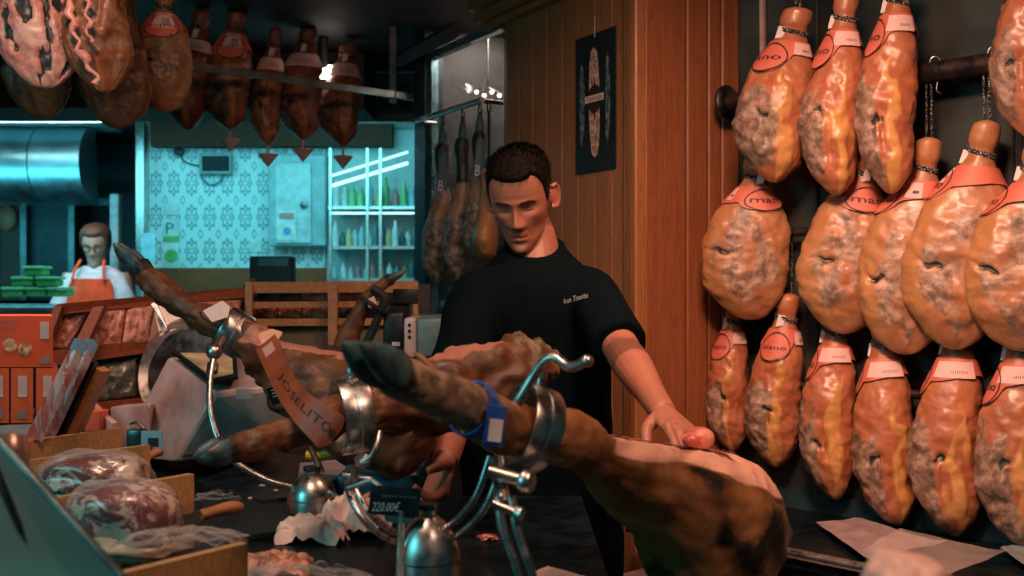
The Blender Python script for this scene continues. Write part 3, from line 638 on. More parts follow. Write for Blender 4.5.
for i, (kd, tx, top, bx, bot, hw, Y, lab, bd, rd, mt) in enumerate([
  ('side', 203, 10, 188, 131, 21, 4.05, 'olive brown ham with plain white label, left of the round red tagged one', (.27, .37), 0, 'ham_brown'),
  ('side', 238, 12, 230, 130, 24, 4.1, 'brown ham with round red tag hanging behind the ceiling rail', (.20, .34), 1, 'ham_brown'),
  ('side', 276, 28, 268, 145, 15, 4.25, 'slim brown ham with white label hanging behind the ceiling rail', (.27, .38), 0, 'ham_brown'),
  ('side', 309, 28, 303, 140, 22, 4.35, 'broad brown ham with white label directly left of the bright lamp', (.25, .37), 0, 'ham_brown'),
  ('side', 349, 42, 343, 147, 20, 4.5, 'brown ham hanging right of the bright lamp, rightmost on that rail', (.22, .35), 0, 'ham_brown'),
  ('face', 165, -10, 166, 112, 31, 3.3, 'greyish olive wrinkled ham with a red collar at the upper left', (.20, .34), 1, 'ham_olive'),
  ('long', 118, -90, 117, 128, 35, 3.1, 'large dark brown ham hanging lowest among the upper left cluster', (.04, .06), 1, 'ham_brown'),
  ('long', 36, -100, 42, 118, 33, 3.1, 'orange brown ham hanging behind the pink fatty one at far left', (.04, .06), 1, 'ham_brown'),
  ('long', 38, -150, 44, 88, 38, 2.8, 'pale pink fatty lumpy ham at the far upper left corner', (.04, .06), 1, 'ham_pink'),
  ('long', 100, -170, 104, 92, 33, 2.75, 'dark brown split ham with a pink fat strip, in front of the cluster', (.04, .06), 1, 'ham_brown'),
]):
    small = bd[1] < .1
    r = build_ham(kd, tx, top, bot, tx, bx, hw, 0, lab, 40+i, 'mano', -1.6, (-2.0, -1.1) if rd else (-2.7, -.6), CEIL, UL, M[mt], bd, side_tag=not rd, Y=Y, bandmat=None if rd else M['paper'], hole=1.2 if i == 8 else .35 if i == 9 else 0, printed=bool(rd))
    if i in (1, 2, 3, 4):
        cy = bot; q = P(bx, cy+2, Y+.01)
        t = thing('drip_cone', 'small pink paper drip cone under the '+['', 'round red tagged', 'slim', 'broad', 'rightmost'][i]+' ham of the rail', 'cone', q, 'paper drip cones')
        s = Y/F
        MB().lathe([(0, -20*s), (.4*s, -20*s), (10*s, -8*s), (9.6*s, -7*s), (2*s, -8*s), (0, -8*s)], q, (0, 0, 1), 20).build('cone', simple('backlit_pink_paper', (.95, .62, .56), .7), t)  # paper colour raised to stand in for light from behind
        MB().tube([q+Vector((0, 0, -8*s)), q+Vector((0, 0, 5*s))], 1.3*s, 8).build('pin', M['tagpink'], t)
    if i == 9:
        inv = (Matrix.Translation(r.location)@r.rotation_euler.to_matrix().to_4x4()).inverted(); Ys = 2.66
        for pts, rr in ((((66, -20), (72, 20), (80, 50), (92, 70), (98, 84)), .018), (((86, -20), (88, 20), (90, 42)), .012)):
            MB().tube([inv@(P(a+3*math.sin(b*.35), b, Ys)+Vector((.004*noise.noise(Vector((k*1.3, b, 0))), 0, 0))) for k, (a, b) in enumerate([(q.x, q.y) for q in spline([(a, b, 0) for a, b in pts], 24)])], [rr*(.25+.9*abs(noise.noise(Vector((k*.9, 1, 3))))) for k in range(25)], 12).build('fat_strip', M['ham_pink'], r, local=True)
# hams with black hoofs before the window pane
bz = 1.42+.576*1.12
b0 = onA(s0+.03, .09, bz); b1 = onA(.0, .09, bz)
rl = thing('window_rail', 'thin steel rail before the window with hoofed hams on rings', 'rail', b0)
MB().tube([b0, b1], .011, 12).build('bar', M['steel_wire'], rl)
for s in (s0+.04, -.02): MB().tube([onA(s, -.0, bz), onA(s, .09, bz)], .008, 8).build('bracket', M['steel_dark'], rl)
def loft_ham(path, n=48, nt=56, seed=1, up=Vector((0, 0, 1)), fine=1.0, cut=None, detail=90):
    """path: list of (px, py, Y, half height px, half depth px). returns MB, list of (s, th, point)"""
    tabs = []
    pts = [P(a, b, c) for a, b, c, *_ in path]
    K = len(path)-1
    rings = []; info = []
    f = lambda k, x: curve([(i, path[i][k]) for i in range(K+1)], x)
    sd = Vector((seed*5.3, seed*2.1, seed*.7)); u_ = up
    N = detail
    def ctr(x): return P(f(0, x), f(1, x), f(2, x))
    for i in range(N+1):
        x = K*i/N; c = ctr(x); t = (ctr(min(K, x+.05))-ctr(max(0, x-.05))).normalized()
        side = t.cross(up).normalized(); upv = side.cross(t).normalized(); Y = f(2, x); h = max(.0005, f(3, x)/F*Y); d = max(.0005, f(4, x)/F*Y)
        r = []
        for j in range(nt):
            th = 2*PI*j/nt; dv = side*math.cos(th)*d+upv*math.sin(th)*h
            p = c+dv; nn = dv.normalized(); q = p+sd
            a = (fbm(q, 14, 3)*.008+fbm(q, 50, 3)*.0028)*fine*clamp(h/.04, .15, 1.3)
            p = p+nn*a
            r.append(p); info.append((x, th, h))
        rings.append(r)
    return rings, info
# ------------------------------------------------------------------ hams with hoofs
def T(px, py, z=1.0): Y = (CZ-z)*F/(py-288); return P(px, py, Y)
def hoofs(tip, base, r, parent, spread=.35, mat=None):
    """cloven hoof: two tapered claws side by side from BASE to TIP"""
    tip = Vector(tip); base = Vector(base); d = (tip-base); L = d.length; d.normalize()
    sd = d.cross(Vector((0, 0, 1))).normalized(); up = sd.cross(d).normalized()
    for s in (-1, 1):
        rings = []
        for i in range(15):
            t = i/14; w = r*.56*curve([(0, .85), (.25, 1.05), (.6, .85), (.85, .45), (1, .04)], t); h = r*curve([(0, .95), (.3, 1.05), (.6, .8), (.85, .42), (1, .04)], t)
            c = base+d*(t*L)+sd*s*(r*.52+spread*r*.5*t*(1-t)*2)+up*(-.12*r*math.sin(t*PI))
            rings.append([c+sd*math.cos(a)*w+up*math.sin(a)*h*(1 if math.sin(a) > 0 else .8) for a in [2*PI*j/16 for j in range(16)]])
        MB().loft(rings).build('hoof', mat or M['hoof'], parent)
def leg_ham(name, label, path, hoof_tip, hoof_r, masks, mat, seed, group=None, detail=90, cutf=None, nt=64, fine=1., up=Vector((0, 0, 1))):
    rings, info = loft_ham(path, seed=seed, detail=detail, nt=nt, fine=fine, up=up)
    root = thing(name, label, 'ham', P(path[-2][0], path[-2][1]+path[-2][3], path[-2][2]), group)
    vc = []
    k = 0
    for i, r in enumerate(rings):
        for j, p in enumerate(r):
            x, th, h = info[k]; k += 1
            m = masks(x, th, p); vc.append(m)
            if cutf: r[j] = cutf(x, th, p)
    b = MB().loft(rings).build('ham_body', mat, root, vcol=vc, angle=180)
    if hoof_tip is not None:
        hoofs(hoof_tip, P(*path[0][:3])+(P(*path[1][:3])-P(*path[0][:3])).normalized()*.004, hoof_r, root)
    return root
for i, (tx, bx, s, y0, y1, seed, lab) in enumerate([(443, 436, -.50, 118, 283, 11, 'thin mouldy hoofed ham at the window, nearest the dark post'), (463, 457, -.33, 112, 280, 12, 'dark hoofed ham hanging in the middle of the window rail'), (480, 477, -.20, 108, 262, 13, 'pale mouldy hoofed ham behind the orange one at the window'), (489, 486, -.09, 150, 262, 14, 'orange smooth ham hanging behind the worker\'s head')]):
    q = onA(s, .09, 0); Y = q.y-.02
    M.setdefault('ham_mouldy', ham_material('mouldy_hoofed_ham', (.26, .13, .075), (.40, .24, .15), (.44, .28, .16), (.46, .38, .31), (.06, .045, .035), (.012, .012, .012), .55, .5))
    H_ = y1-y0
    w_ = 21 if i < 3 else 38
    path = [(tx, y0+H_*.16, Y, 6, 6), (tx-1, y0+H_*.22, Y, 7, 7), (tx-1, y0+H_*.36, Y, 6, 6), (tx-1, y0+H_*.5, Y, 9, 8), (bx, y0+H_*.66, Y, w_*.75, 11), (bx-1, y0+H_*.82, Y, w_*.85, 13), (bx, y0+H_*.94, Y, w_*.55, 9), (bx+1, y1, Y, 2, 2)]
    sdd = i
    def mk(x, th, p, sdd=sdd): return (0.1+.9*(sdd == 3), clamp(.85*sstep(2.5, 4.5, x)+noise.noise(p*20)*.5)*(sdd != 3), .95*sstep(2.9, 2.2, x)*(sdd != 3))
    root = leg_ham('hoofed_ham', lab, path, P(tx, y0+4, Y), .017, mk, M['ham_mouldy'] if i < 3 else M['ham'], seed, 'hams on the window rail', 60, nt=40, up=Vector((0, 1, 0)))
    m = MB(); rc = P(tx, y0+H_*.05, Y); rc.z = bz-.012; m.torus(rc, (1, .3, 0), .022, .003, 20, 6)
    m.tube([rc-Vector((0, 0, .02)), P(tx, y0+H_*.2, Y-.02)], .006, 6); m.build('hanging_ring', M['blackplastic'], root)
    if i in (0, 2):
        a_ = P(tx-7, y0+H_*.44, Y-.028); b_ = P(tx+5, y0+H_*.22, Y-.028)
        c = MB().prism([P(tx-7, y0+H_*.46, Y-.028), P(tx+4, y0+H_*.46, Y-.028), P(tx+6, y0+H_*.2, Y-.026), P(tx-3, y0+H_*.2, Y-.026)], (0, .002, 0)).build('label_card', simple('blue_black_card', (.04, .10, .13), .5), root, smooth=False)
        flat_text('B', P(tx-5, y0+H_*.44, Y-.030), P(tx, y0+H_*.44, Y-.030), (0.002, 0, .038), 'printed_letter', M['paper'], c)

# the work counter
ct = thing('work_counter', 'black work counter under the ham stands', 'counter', (-.7, 1.7, 0))
m = MB(); m.prism([(-2.6, .7, .96), (.14, .7, .96), (.14, 2.22, .96), (-.34, 2.22, .96), (-.34, 3.1, .96), (-2.6, 3.1, .96)], (0, 0, .04)); m.build('counter_top', M['black'], ct, smooth=False)
m = MB(); m.prism([(-2.5, .75, 0), (.11, .75, 0), (.11, 2.18, 0), (-.38, 2.18, 0), (-.38, 3.05, 0), (-2.5, 3.05, 0)], (0, 0, .958)); m.build('cabinet', M['black_matte'], ct, smooth=False)

# ---- ham in the middle stand, seen second from the front
def Y2(px): return 1.6+.42*(px-200)/355
def Y1(px): return 1.25+.60*(px-355)/390
def Y3(px): return 2.32-.24*(px-120)/305
p1 = [(392, 374, 21, 22), (412, 384, 24, 24), (440, 395, 24, 23), (472, 409, 25, 23), (500, 424, 29, 27), (530, 432, 24, 24), (562, 436, 27, 28), (585, 446, 27, 32), (625, 469, 41, 48), (678, 498, 62, 62), (707, 526, 81, 66), (728, 550, 79, 62), (739, 566, 56, 45), (744, 574, 16, 14)]
p1 = [(a, b, Y1(a), c, d) for a, b, c, d in p1]
cutA = P(578, 432, Y1(578)); cutB = P(745, 455, Y1(745))
cd = (cutB-cutA).normalized(); cside = cd.cross(Vector((0, 0, 1))).normalized(); cn = cside.cross(cd).normalized()
if cn.z < 0: cn = -cn
def cut1(x, th, p):
    h = (p-cutA).dot(cn)+(p-cutA).dot(Vector((0, 1, 0)))*0
    lim = -.001+.0025*noise.noise(p*60)
    if x > 6.9 and h > lim: p = p-cn*(h-lim)
    return p
def m1(x, th, p):
    h = (p-cutA).dot(cn); s = (p-cutA).dot(cd); leng = (cutB-cutA).length
    edge = .028+.018*noise.noise(Vector((s*9, 3, 1)))+.03*sstep(.20, .42, s)+.05*sstep(.55, .75, s/leng)*0
    fat = sstep(-edge-.006, -edge+.006, h)*sstep(6.9, 7.3, x)
    if x < 6.9: return (0, clamp(.85*sstep(4.4, 2.5, x)+.4*noise.noise(p*30)), .8*sstep(.9, .0, x+.5*noise.noise(p*30)))
    low = sstep(.12, .22, s+.1*noise.noise(p*9))
    return (fat, (1-fat)*.30*low*(.5+noise.noise(p*22)), (1-fat)*clamp(.66*low+.8*noise.noise(p*15)*low))
M['ham_front'] = ham_material('front_ham_rind', (.15, .058, .022), (.34, .14, .05), (.86, .46, .33), (.36, .27, .18), (.12, .08, .05), (.016, .012, .008), .42, .35, .35)
root1 = leg_ham('carved_ham', 'big carved ham in the nearest steel ring, pale fat along its flat top', p1, P(350, 343, Y1(350)), .0255, m1, M['ham_front'], 21, 'hams in the carving stands', 130, cut1, 84, .9)
# lean meat surface of the cut
m = MB(); ring_a = []; ring_b = []
n = 30; outl = []
for k in range(n+1):
    t = k/n*.74; s = t*(cutB-cutA).length; w_ = curve([(0, .012), (.15, .030), (.4, .06), (.75, .085), (1, .07)], t)
    w_ *= .78+.08*noise.noise(Vector((s*20, 0, 0)))
    c = cutA+cd*s+cn*.0015; ring_a.append([c+cside*w_*q*.93+cn*(.0025*noise.noise(Vector((s*40, q*3, 5)))) for q in (-1, -.6, -.2, .2, .6, 1)])
m.loft(ring_a, cap=False, close=False)
lean = NT('dark_pink_lean_ham'); nn = lean.noise(14, 6, .6, lean.scaled((1, 3, 1))); lean.set(Base_Color=lean.mix(lean.ss(nn, .42, .6), (.42, .07, .05), (.72, .28, .22)), Roughness=.35); M['lean'] = lean.m
m.build('cut_meat', M['lean'], root1)
# blue collar with a white seal
def leg_frame(path, x):
    K = len(path)-1; f = lambda k, x: curve([(i, path[i][k]) for i in range(K+1)], x)
    c = P(f(0, x), f(1, x), f(2, x)); c2 = P(f(0, x+.05), f(1, x+.05), f(2, x+.05)); t = (c2-c).normalized()
    sd = t.cross(Vector((0, 0, 1))).normalized(); up = sd.cross(t).normalized(); Y = f(2, x); return c, t, sd, up, f(3, x)/F*Y, f(4, x)/F*Y
c, t, sd, up, h, d = leg_frame(p1, 3.05)
blue = simple('blue_plastic_band', (.02, .10, .42), .35)
m = MB(); rings = []
for k in range(33):
    a = 2*PI*k/32; dv = sd*math.cos(a)*(d+.002)+up*math.sin(a)*(h+.002); o = dv.normalized()*.003
    rings.append([c+dv-t*.009, c+dv+o-t*.009, c+dv+o+t*.009, c+dv+t*.009])
rings[-1] = rings[0]; m.loft(rings, cap=False); bb = m.build('seal_band', blue, root1)
fr = -sd if sd.y > 0 else sd
q = c+fr*(d+.012)+up*(-.018)-t*.0
MB().boxc(q, (.026, .006, .052), Matrix.Rotation(.12, 3, 'Y'), .002).build('seal_block', blue, bb)
MB().boxc(q+Vector((.001, -.004, -.006)), (.017, .003, .028), Matrix.Rotation(.12, 3, 'Y')).build('seal_label', M['paper'], bb, smooth=False)
# dew claws
for o_ in (.02, -.012):
    q = leg_frame(p1, 1.1)[0]; MB().tube([q+Vector((o_, .012, .018)), q+Vector((o_-.012, .01, .032)), q+Vector((o_-.022, .008, .040))], [.006, .0045, .001], 8).build('dew_claw', simple('tan_claw', (.4, .19, .09), .5), root1)

p2 = [(222, 452, 14, 14), (245, 447, 16, 15), (275, 440, 17, 16), (305, 430, 17, 17), (330, 420, 20, 19), (352, 414, 22, 20), (378, 407, 27, 24), (415, 398, 36, 30), (460, 388, 38, 34), (505, 376, 34, 34), (535, 368, 26, 26), (552, 364, 16, 14), (558, 362, 5, 5)]
p2 = [(a, b, Y2(a), c, d) for a, b, c, d in p2]
def m2(x, th, p):
    if x < 5: return (0, clamp(.5+.6*noise.noise(p*25))*.8, .8*sstep(1.3, .2, x))
    if x > 9.2: return (0, .5+noise.noise(p*30), .5*noise.noise(p*40)+.2)
    k = .8*sstep(.70, .9, math.sin(th)-.3*noise.noise(p*14)); k *= sstep(7.0, 7.5, x)*sstep(9.4, 8.6, x+.6*noise.noise(p*25))
    return (k, .3, clamp(.45*noise.noise(p*18)+.12)*(1-k))
def cut2(x, th, p):
    if x > 8.5: p = p+Vector((0, 0, 1))*(.016*abs(noise.noise(p*30))+.010*noise.noise(p*60))*sstep(8.5, 10, x)
    return p
leg_ham('carved_ham', 'ham in the middle ring, rough cut end reaching before the worker\'s shirt', p2, P(197, 457, Y2(197)), .021, m2, M['ham_dark'], 22, 'hams in the carving stands', 110, cut2, 64, 1.9)
p3 = [(138, 266, 12, 12), (150, 280, 13, 12), (170, 298, 13, 12), (192, 312, 14, 13), (214, 322, 18, 16), (236, 334, 19, 18), (262, 352, 21, 22), (292, 376, 34, 30), (335, 400, 46, 38), (378, 422, 52, 40), (408, 438, 44, 34), (424, 447, 26, 20), (431, 452, 6, 5)]
p3 = [(a, b, Y3(a), c, d) for a, b, c, d in p3]
cA3 = P(262, 340, Y3(262)); cB3 = P(362, 358, Y3(362)); d3 = (cB3-cA3).normalized(); s3 = d3.cross(Vector((0, 0, 1))).normalized(); n3 = s3.cross(d3)
n3 = n3 if n3.z > 0 else -n3
def m3(x, th, p):
    if x < 5.5: return (.25*(x > 1.5), .25, .95*sstep(1.2, .3, x))
    h = (p-cA3).dot(n3); k = sstep(-.008, -.002, h+.006*noise.noise(p*40))*sstep(8.6, 7.9, x); return (k, .35, clamp(.5*noise.noise(p*20)+.1)*(1-k))
def cut3(x, th, p):
    h = (p-cA3).dot(n3)
    if x > 5.8 and h > 0: p = p-n3*h*(.85)
    if x > 6: p = p+Vector((0, -1, .3))*.006*abs(noise.noise(Vector((p.x*8, p.y*8, p.z*60))))
    return p
M['ham_back'] = ham_material('brown_stand_ham', (.10, .036, .015), (.19, .062, .022), (.56, .22, .16), (.20, .13, .06), (.06, .035, .018), (.014, .012, .010), .54, .6, .08)
root3 = leg_ham('carved_ham', 'ham in the rearmost ring, hoof raised before the steel slicer', p3, P(116, 243, Y3(116)), .019, m3, M['ham_back'], 23, 'hams in the carving stands', 110, cut3, 64, 1.9)
# white tag tied on its ankle
m = MB().prism([P(203, 311, 2.17), P(222, 301, 2.19), P(230, 307, 2.19), P(228, 317, 2.17), P(212, 322, 2.15)], (0, .002, .001)); tg = m.build('paper_tag', M['paper'], root3, smooth=False)
MB().tube(spline([P(200, 312, 2.2), P(203, 318, 2.17), P(212, 323, 2.15), P(218, 328, 2.17)], 12), .002, 6).build('tag_string', M['ink'], tg)
solo(MB().prism([P(258, 336, 2.0), P(271, 331, 2.02), P(282, 334, 2.02), P(276, 343, 2.0), P(262, 344, 2.0)], (.0, .004, .004)), 'fat_scrap', simple('peach_fat', (.75, .38, .24), .5), 'small peach coloured scrap of fat at the top of the brown strap', 'scrap')
solo(MB().ball(P(700, 438, 1.86), (.025, .028, .019), 18).ball(P(692, 440, 1.85), (.018, .02, .014), 14), 'ham_slice', M['lean'], 'rolled pink ham slice on the cut beside the worker\'s right-hand fingers', 'ham slice')

# ---- steel rings and stands
def holder(c, axis, R, ln, parent, thick=.005):
    ax = Vector(axis).normalized(); pr = [(R-thick, -ln/2), (R-.001, -ln/2), (R, -ln/2+.002), (R, -.003), (R-.0015, -.001), (R-.0015, .001), (R, .003), (R, ln/2-.002), (R-.001, ln/2), (R-thick, ln/2)]
    u = ax.orthogonal().normalized(); v = ax.cross(u); n = 48; rings = []
    for r, z in pr+[pr[0]]: rings.append([c+ax*z+(u*math.cos(a)+v*math.sin(a))*r for a in [2*PI*j/n for j in range(n)]])
    return MB().loft(rings, cap=False).build('clamp_ring', M['steel'], parent, angle=30)
def screw(c, d, parent, L=.02, r=.004, hr=.009):
    d = Vector(d).normalized(); s = MB().tube([c, c+d*L], r, 10).build('screw', M['steel'], parent)
    MB().lathe([(0, 0), (hr, 0), (hr*1.05, .004), (hr, .010), (0, .011)], c+d*L, d, 16).build('screw_head', M['steel'], s)
def twin(pts, r, gap, name, parent, n=28, side=None):
    path = spline(pts, n)
    for s in (-1, 1):
        MB().tube([q+(side or Vector((.5, .8, 0)))*gap*s for q in path], r, 12).build(name, M['steel_wire'], parent)
def dome(px, Y, r, parent, ztop):
    c = Vector(((px-512)/F*Y, Y, 1.0)); H_ = ztop-1.0
    MB().lathe([(0, 0), (r, 0), (r, H_*.34), (r*.985, H_*.36), (r*.985, H_*.375), (r, H_*.39), (r*.96, H_*.5), (r*.84, H_*.64), (r*.62, H_*.78), (r*.35, H_*.88), (r*.26, H_*.9), (r*.26, H_), (0, H_)], c, n=40).build('dome_base', M['steel'], parent, angle=25)
    MB().lathe([(0, 0), (r*.34, 0), (r*.36, .003), (r*.34, .008), (0, .009)], c+Vector((0, 0, H_-.004)), n=20).build('cap_nut', M['steel_dark'], parent)
    return c
# front stand
c1, t1, *_ = leg_frame(p1, 5.0)
st1 = thing('ham_stand', 'nearest steel ham stand with thick ring and bent crank handle', 'ham stand', T(535, 640), 'steel carving stands')
c1 = c1+Vector((0, 0, .004)); holder(c1+Vector((-.002, -.0, .002)), (.80, .40, -.30), .0600, .046, st1)
pt = c1+Vector((.004, .02, .052)); MB().tube(spline([P(516, 406, 1.47), P(531, 380, 1.47), P(545, 361, 1.46), P(556, 358, 1.45), P(570, 367, 1.43), P(587, 361, 1.41)], 36), .0068, 12).build('crank_handle', M['steel'], st1)
MB().ball(P(587, 361, 1.41), .0085, 12).build('handle_tip', M['steel'], st1)
screw(c1+Vector((.012, .0, .058)), (.2, .1, 1), st1, .012, .004, .008)
cl = P(503, 478, 1.40)
MB().tube([P(498, 460, 1.44), P(503, 505, 1.38)], .010, 16).build('upright', M['steel_wire'], st1)
MB().tube([P(488, 471, 1.39), P(520, 480, 1.39)], .009, 16).build('cross_pin', M['steel'], st1)
MB().lathe([(0, 0), (.014, 0), (.0155, .003), (.0155, .011), (.013, .014), (0, .014)], P(522, 481, 1.39), (1, -.5, -.1), 24).build('knob', M['steel'], st1)
MB().tube([P(492, 503, 1.37), P(515, 513, 1.37)], .006, 12).build('lower_pin', M['steel'], st1)
MB().lathe([(0, 0), (.008, 0), (.009, .002), (.009, .009), (0, .010)], P(516, 513, 1.37), (1, -.5, -.1), 20).build('small_knob', M['steel'], st1)
twin([P(505, 496, 1.38), P(510, 530, 1.37), P(522, 565, 1.36), P(532, 600, 1.35), T(540, 640)], .0062, .0085, 'bent_rod', st1, side=Vector((1, .2, 0)))
b_ = T(540, 640); MB().lathe([(0, 0), (.05, 0), (.05, .006), (0, .01)], (b_.x, b_.y, 1.0), n=30).build('foot_plate', M['steel'], st1)
# middle stand
c2, t2, *_ = leg_frame(p2, 5.0)
st2 = thing('ham_stand', 'middle steel ham stand on a shiny domed base behind the price card', 'ham stand', T(428, 590), 'steel carving stands')
c2 = c2+Vector((0, 0, -.002)); holder(c2, (.90, .36, .10), .062, .048, st2); screw(c2+Vector((0, 0, .06)), (0, 0, 1), st2, .006, .006, .011)
dome(428, 1.52, .045, st2, 1.118)
twin([P(352, 470, Y2(352)), P(352, 490, 1.72), P(368, 518, 1.68), P(395, 538, 1.6), P(424, 540, 1.53)], .0055, .009, 'bent_rod', st2, side=Vector((.4, .5, .5)))
twin([P(432, 540, 1.53), P(455, 530, 1.52), P(480, 503, 1.5), P(496, 460, 1.5)], .0052, .011, 'side_rod', st2, side=Vector((.7, .1, -.5)))
MB().tube([P(343, 475, Y2(352)-.02), P(372, 480, Y2(352)-.03)], .006, 12).build('cross_pin', M['steel'], st2)
MB().lathe([(0, 0), (.011, 0), (.012, .003), (.012, .010), (0, .012)], P(361, 460, 1.70), (.5, -1, 0), 20).build('knob', M['steel'], st2)
MB().tube(spline([P(361, 463, 1.69), P(372, 455, 1.69), P(378, 440, 1.7), P(380, 432, 1.71)], 12), .0045, 10).build('lever', M['steel'], st2)
MB().tube([P(348, 488, 1.7), P(372, 480, 1.68), P(388, 492, 1.66)], .0045, 10).build('lower_lever', M['steel'], st2)
# rear stand
c3, t3, *_ = leg_frame(p3, 4.9)
st3 = thing('ham_stand', 'rear steel ham stand on a small domed base left of the napkin', 'ham stand', T(312, 512), 'steel carving stands')
holder(c3, (.84, .16, -.50), .047, .052, st3); dome(312, 2.02, .046, st3, 1.088); screw(c3+Vector((-.02, 0, .05)), (-.4, 0, 1), st3, .004, .004, .007)
MB().tube(spline([P(214, 356, 2.08), P(210, 385, 2.05), P(212, 420, 2.02), P(228, 455, 2.0), P(262, 478, 2.0), P(304, 490, 2.02)], 40), .0065, 12).build('bent_rod', M['steel_wire'], st3)
MB().ball(P(214, 352, 2.08), .015, 18).build('ball_joint', M['steel'], st3); MB().tube([P(214, 352, 2.08), P(222, 338, 2.12)], .008, 10).build('joint_neck', M['steel'], st3)
MB().tube([P(213, 364, 2.08), P(212, 372, 2.07)], .011, 12).build('joint_collar', M['steel'], st3)
MB().tube([P(300, 425, 2.0), P(322, 472, 2.03)], .006, 10).build('prop_rod', M['steel_wire'], st3)
MB().tube(spline([P(330, 492, 2.0), P(345, 500, 1.97), P(362, 497, 1.93), P(378, 488, 1.9)], 16), .005, 10).build('side_rod', M['steel_wire'], st3)

# ---- brown strap with printed name
def ribbon(pts, hw, name, mat, parent, thick=.0015, perp=None):
    path = spline([P(*p) for p in pts], 30); rings = []; fr = []
    for i, q in enumerate(path):
        t = (path[min(i+1, 30)]-path[max(i-1, 0)]).normalized(); n_ = Vector((0, -1, 0)); s = t.cross(n_).normalized(); n2 = s.cross(t)
        w_ = (hw(i/30))/F*q.y; fr.append((q, s*w_, n2)); rings.append([q+s*w_, q+s*w_+n2*thick, q-s*w_+n2*thick, q-s*w_])
    o = MB().loft(rings).build(name, mat, parent, angle=30); return o, fr
stp = thing('name_strap', 'brown leather coloured strap printed JOSELITO, draped to the middle ring', 'strap', P(300, 435, 1.9))
o, fr = ribbon([(266, 342, 1.90), (275, 362, 1.85), (287, 388, 1.74), (303, 408, 1.68), (325, 427, 1.66), (336, 436, 1.66)], lambda t: curve([(0, 12), (.15, 13), (.5, 14), (.8, 19), (.93, 19), (1, 9)], t), 'strap_band', simple('terracotta_leather', (.30, .065, .028), .5), stp)
def smap(a0, a1, b0, b1):
    def f(u, v):
        x = lerp(a0, a1, u)*30; i = min(int(x), 29); k = x-i; q = fr[i][0].lerp(fr[i+1][0], k); s = fr[i][1].lerp(fr[i+1][1], k); n_ = fr[i][2]
        q2 = q+(-s)*lerp(b0, b1, v)+n_*.0022; return q2
    return f
# reading downwards, letter tops to the upper right
sgn = 1 if fr[10][1].x < 0 else -1
text_on(smap(.30, .86, -.32*sgn, .34*sgn), 'JOSELITO').build('printed_name', M['ink'], o, smooth=False)
MB().lathe([(0, 0), (.006, 0), (.006, .001), (0, .001)], smap(.92, .92, 0, 0)(0, 0), fr[27][2], 16).build('printed_seal', M['ink'], o)
q = [smap(.04, .13, -.5, .5)(u, v) for u, v in ((0, 0), (1, 0), (1, 1), (0, 1))]
MB().prism(q, fr[3][2]*.0006).build('small_print', simple('faded_print', (.5, .26, .2), .6), o, smooth=False)
tg = thing('hang_tag', 'small black hang tag with white print left of the brown strap', 'tag', P(278, 405, 1.95))
c = MB().prism([P(266, 389, 1.93), P(281, 384, 1.93), P(288, 400, 1.93), P(273, 406, 1.93)], (0, .002, 0)).build('card', M['black'], tg, smooth=False)
for k in range(3):
    a = P(271+k, 391+k*3.2, 1.928); b = P(280+k, 388+k*3.2, 1.928); MB().prism([a, b, b+Vector((0, 0, .0015)), a+Vector((0, 0, .0015))], (0, .0005, 0)).build('print_line', M['paper'], c, smooth=False)

# ---- price card on a clear post
pc = thing('price_card', 'black price card handwritten 220.00€ on a clear post in front of the hand', 'price tag', T(400, 600))
c = MB().prism([P(368, 514, 1.50), P(419, 518, 1.49), P(421, 489, 1.50), P(371, 485, 1.51)], (0, .003, 0)).build('card', M['black'], pc, smooth=False)
flat_text('220.00€..', P(371.5, 511, 1.494), P(402, 512, 1.490), (.001, 0, .013), 'handwritten_price', M['paper'], c, .25)
flat_text('jamon iberico', P(382, 497, 1.494), P(416, 499, 1.490), (.001, 0, .0035), 'printed_line', simple('grey_ink', (.25, .3, .3), .6), c)
cp = NT('clear_plastic'); cp.set(Base_Color=(.8, .9, .9), Roughness=.1, Transmission_Weight=.85, IOR=1.45); M['clear'] = cp.m
MB().tube([P(402, 512, 1.498), T(400, 600)], .005, 10).build('post', M['clear'], pc)
MB().prism([P(384, 516, 1.497), P(412, 519, 1.49), P(411, 524, 1.49), P(386, 522, 1.497)], (0, .01, 0)).build('holder_clip', simple('teal_clip', (.05, .16, .17), .3), pc, smooth=False)
# ================================================================== things on and around the counter
def slab(px_pts, z, h, name, mat, label, cat, bev=0, parent=None):
    pts = [T(x, y, z+h) for x, y in px_pts]; pts = [Vector((p.x, p.y, z)) for p in pts]
    m = MB().prism(pts, (0, 0, h))
    if parent: return m.build(name, mat, parent, smooth=False)
    return solo(m, name, mat, label, cat, smooth=False)
slab([(196, 482), (262, 500), (330, 493), (352, 460), (270, 452)], 1.002, .016, 'black_board', simple('black_slate', (.012, .02, .024), .3, 0, .4, 12), 'flat black slate under the rear stand with crumbs and white print', 'board')
slab([(192, 525), (205, 500), (262, 500), (345, 492), (360, 515), (300, 528), (212, 540)], 1.002, .010, 'black_tray', M['blackplastic'], 'black plastic tray before the rear stand', 'tray')
for i, (x, y, l_) in enumerate([(262, 487, 'large crumb'), (276, 492, 'small crumb'), (250, 500, 'pale flat crumb'), (330, 505, 'crumb near the napkin')]):
    q = T(x, y, 1.02); solo(MB().ball(q+Vector((0, 0, .003)), (.007-.001*i, .004, .003), 8), 'meat_crumb', simple('crumb_pink', (.6, .35, .28), .6), 'pale pink %s of ham on the black slate' % l_, 'crumb', 'crumbs on the slate')
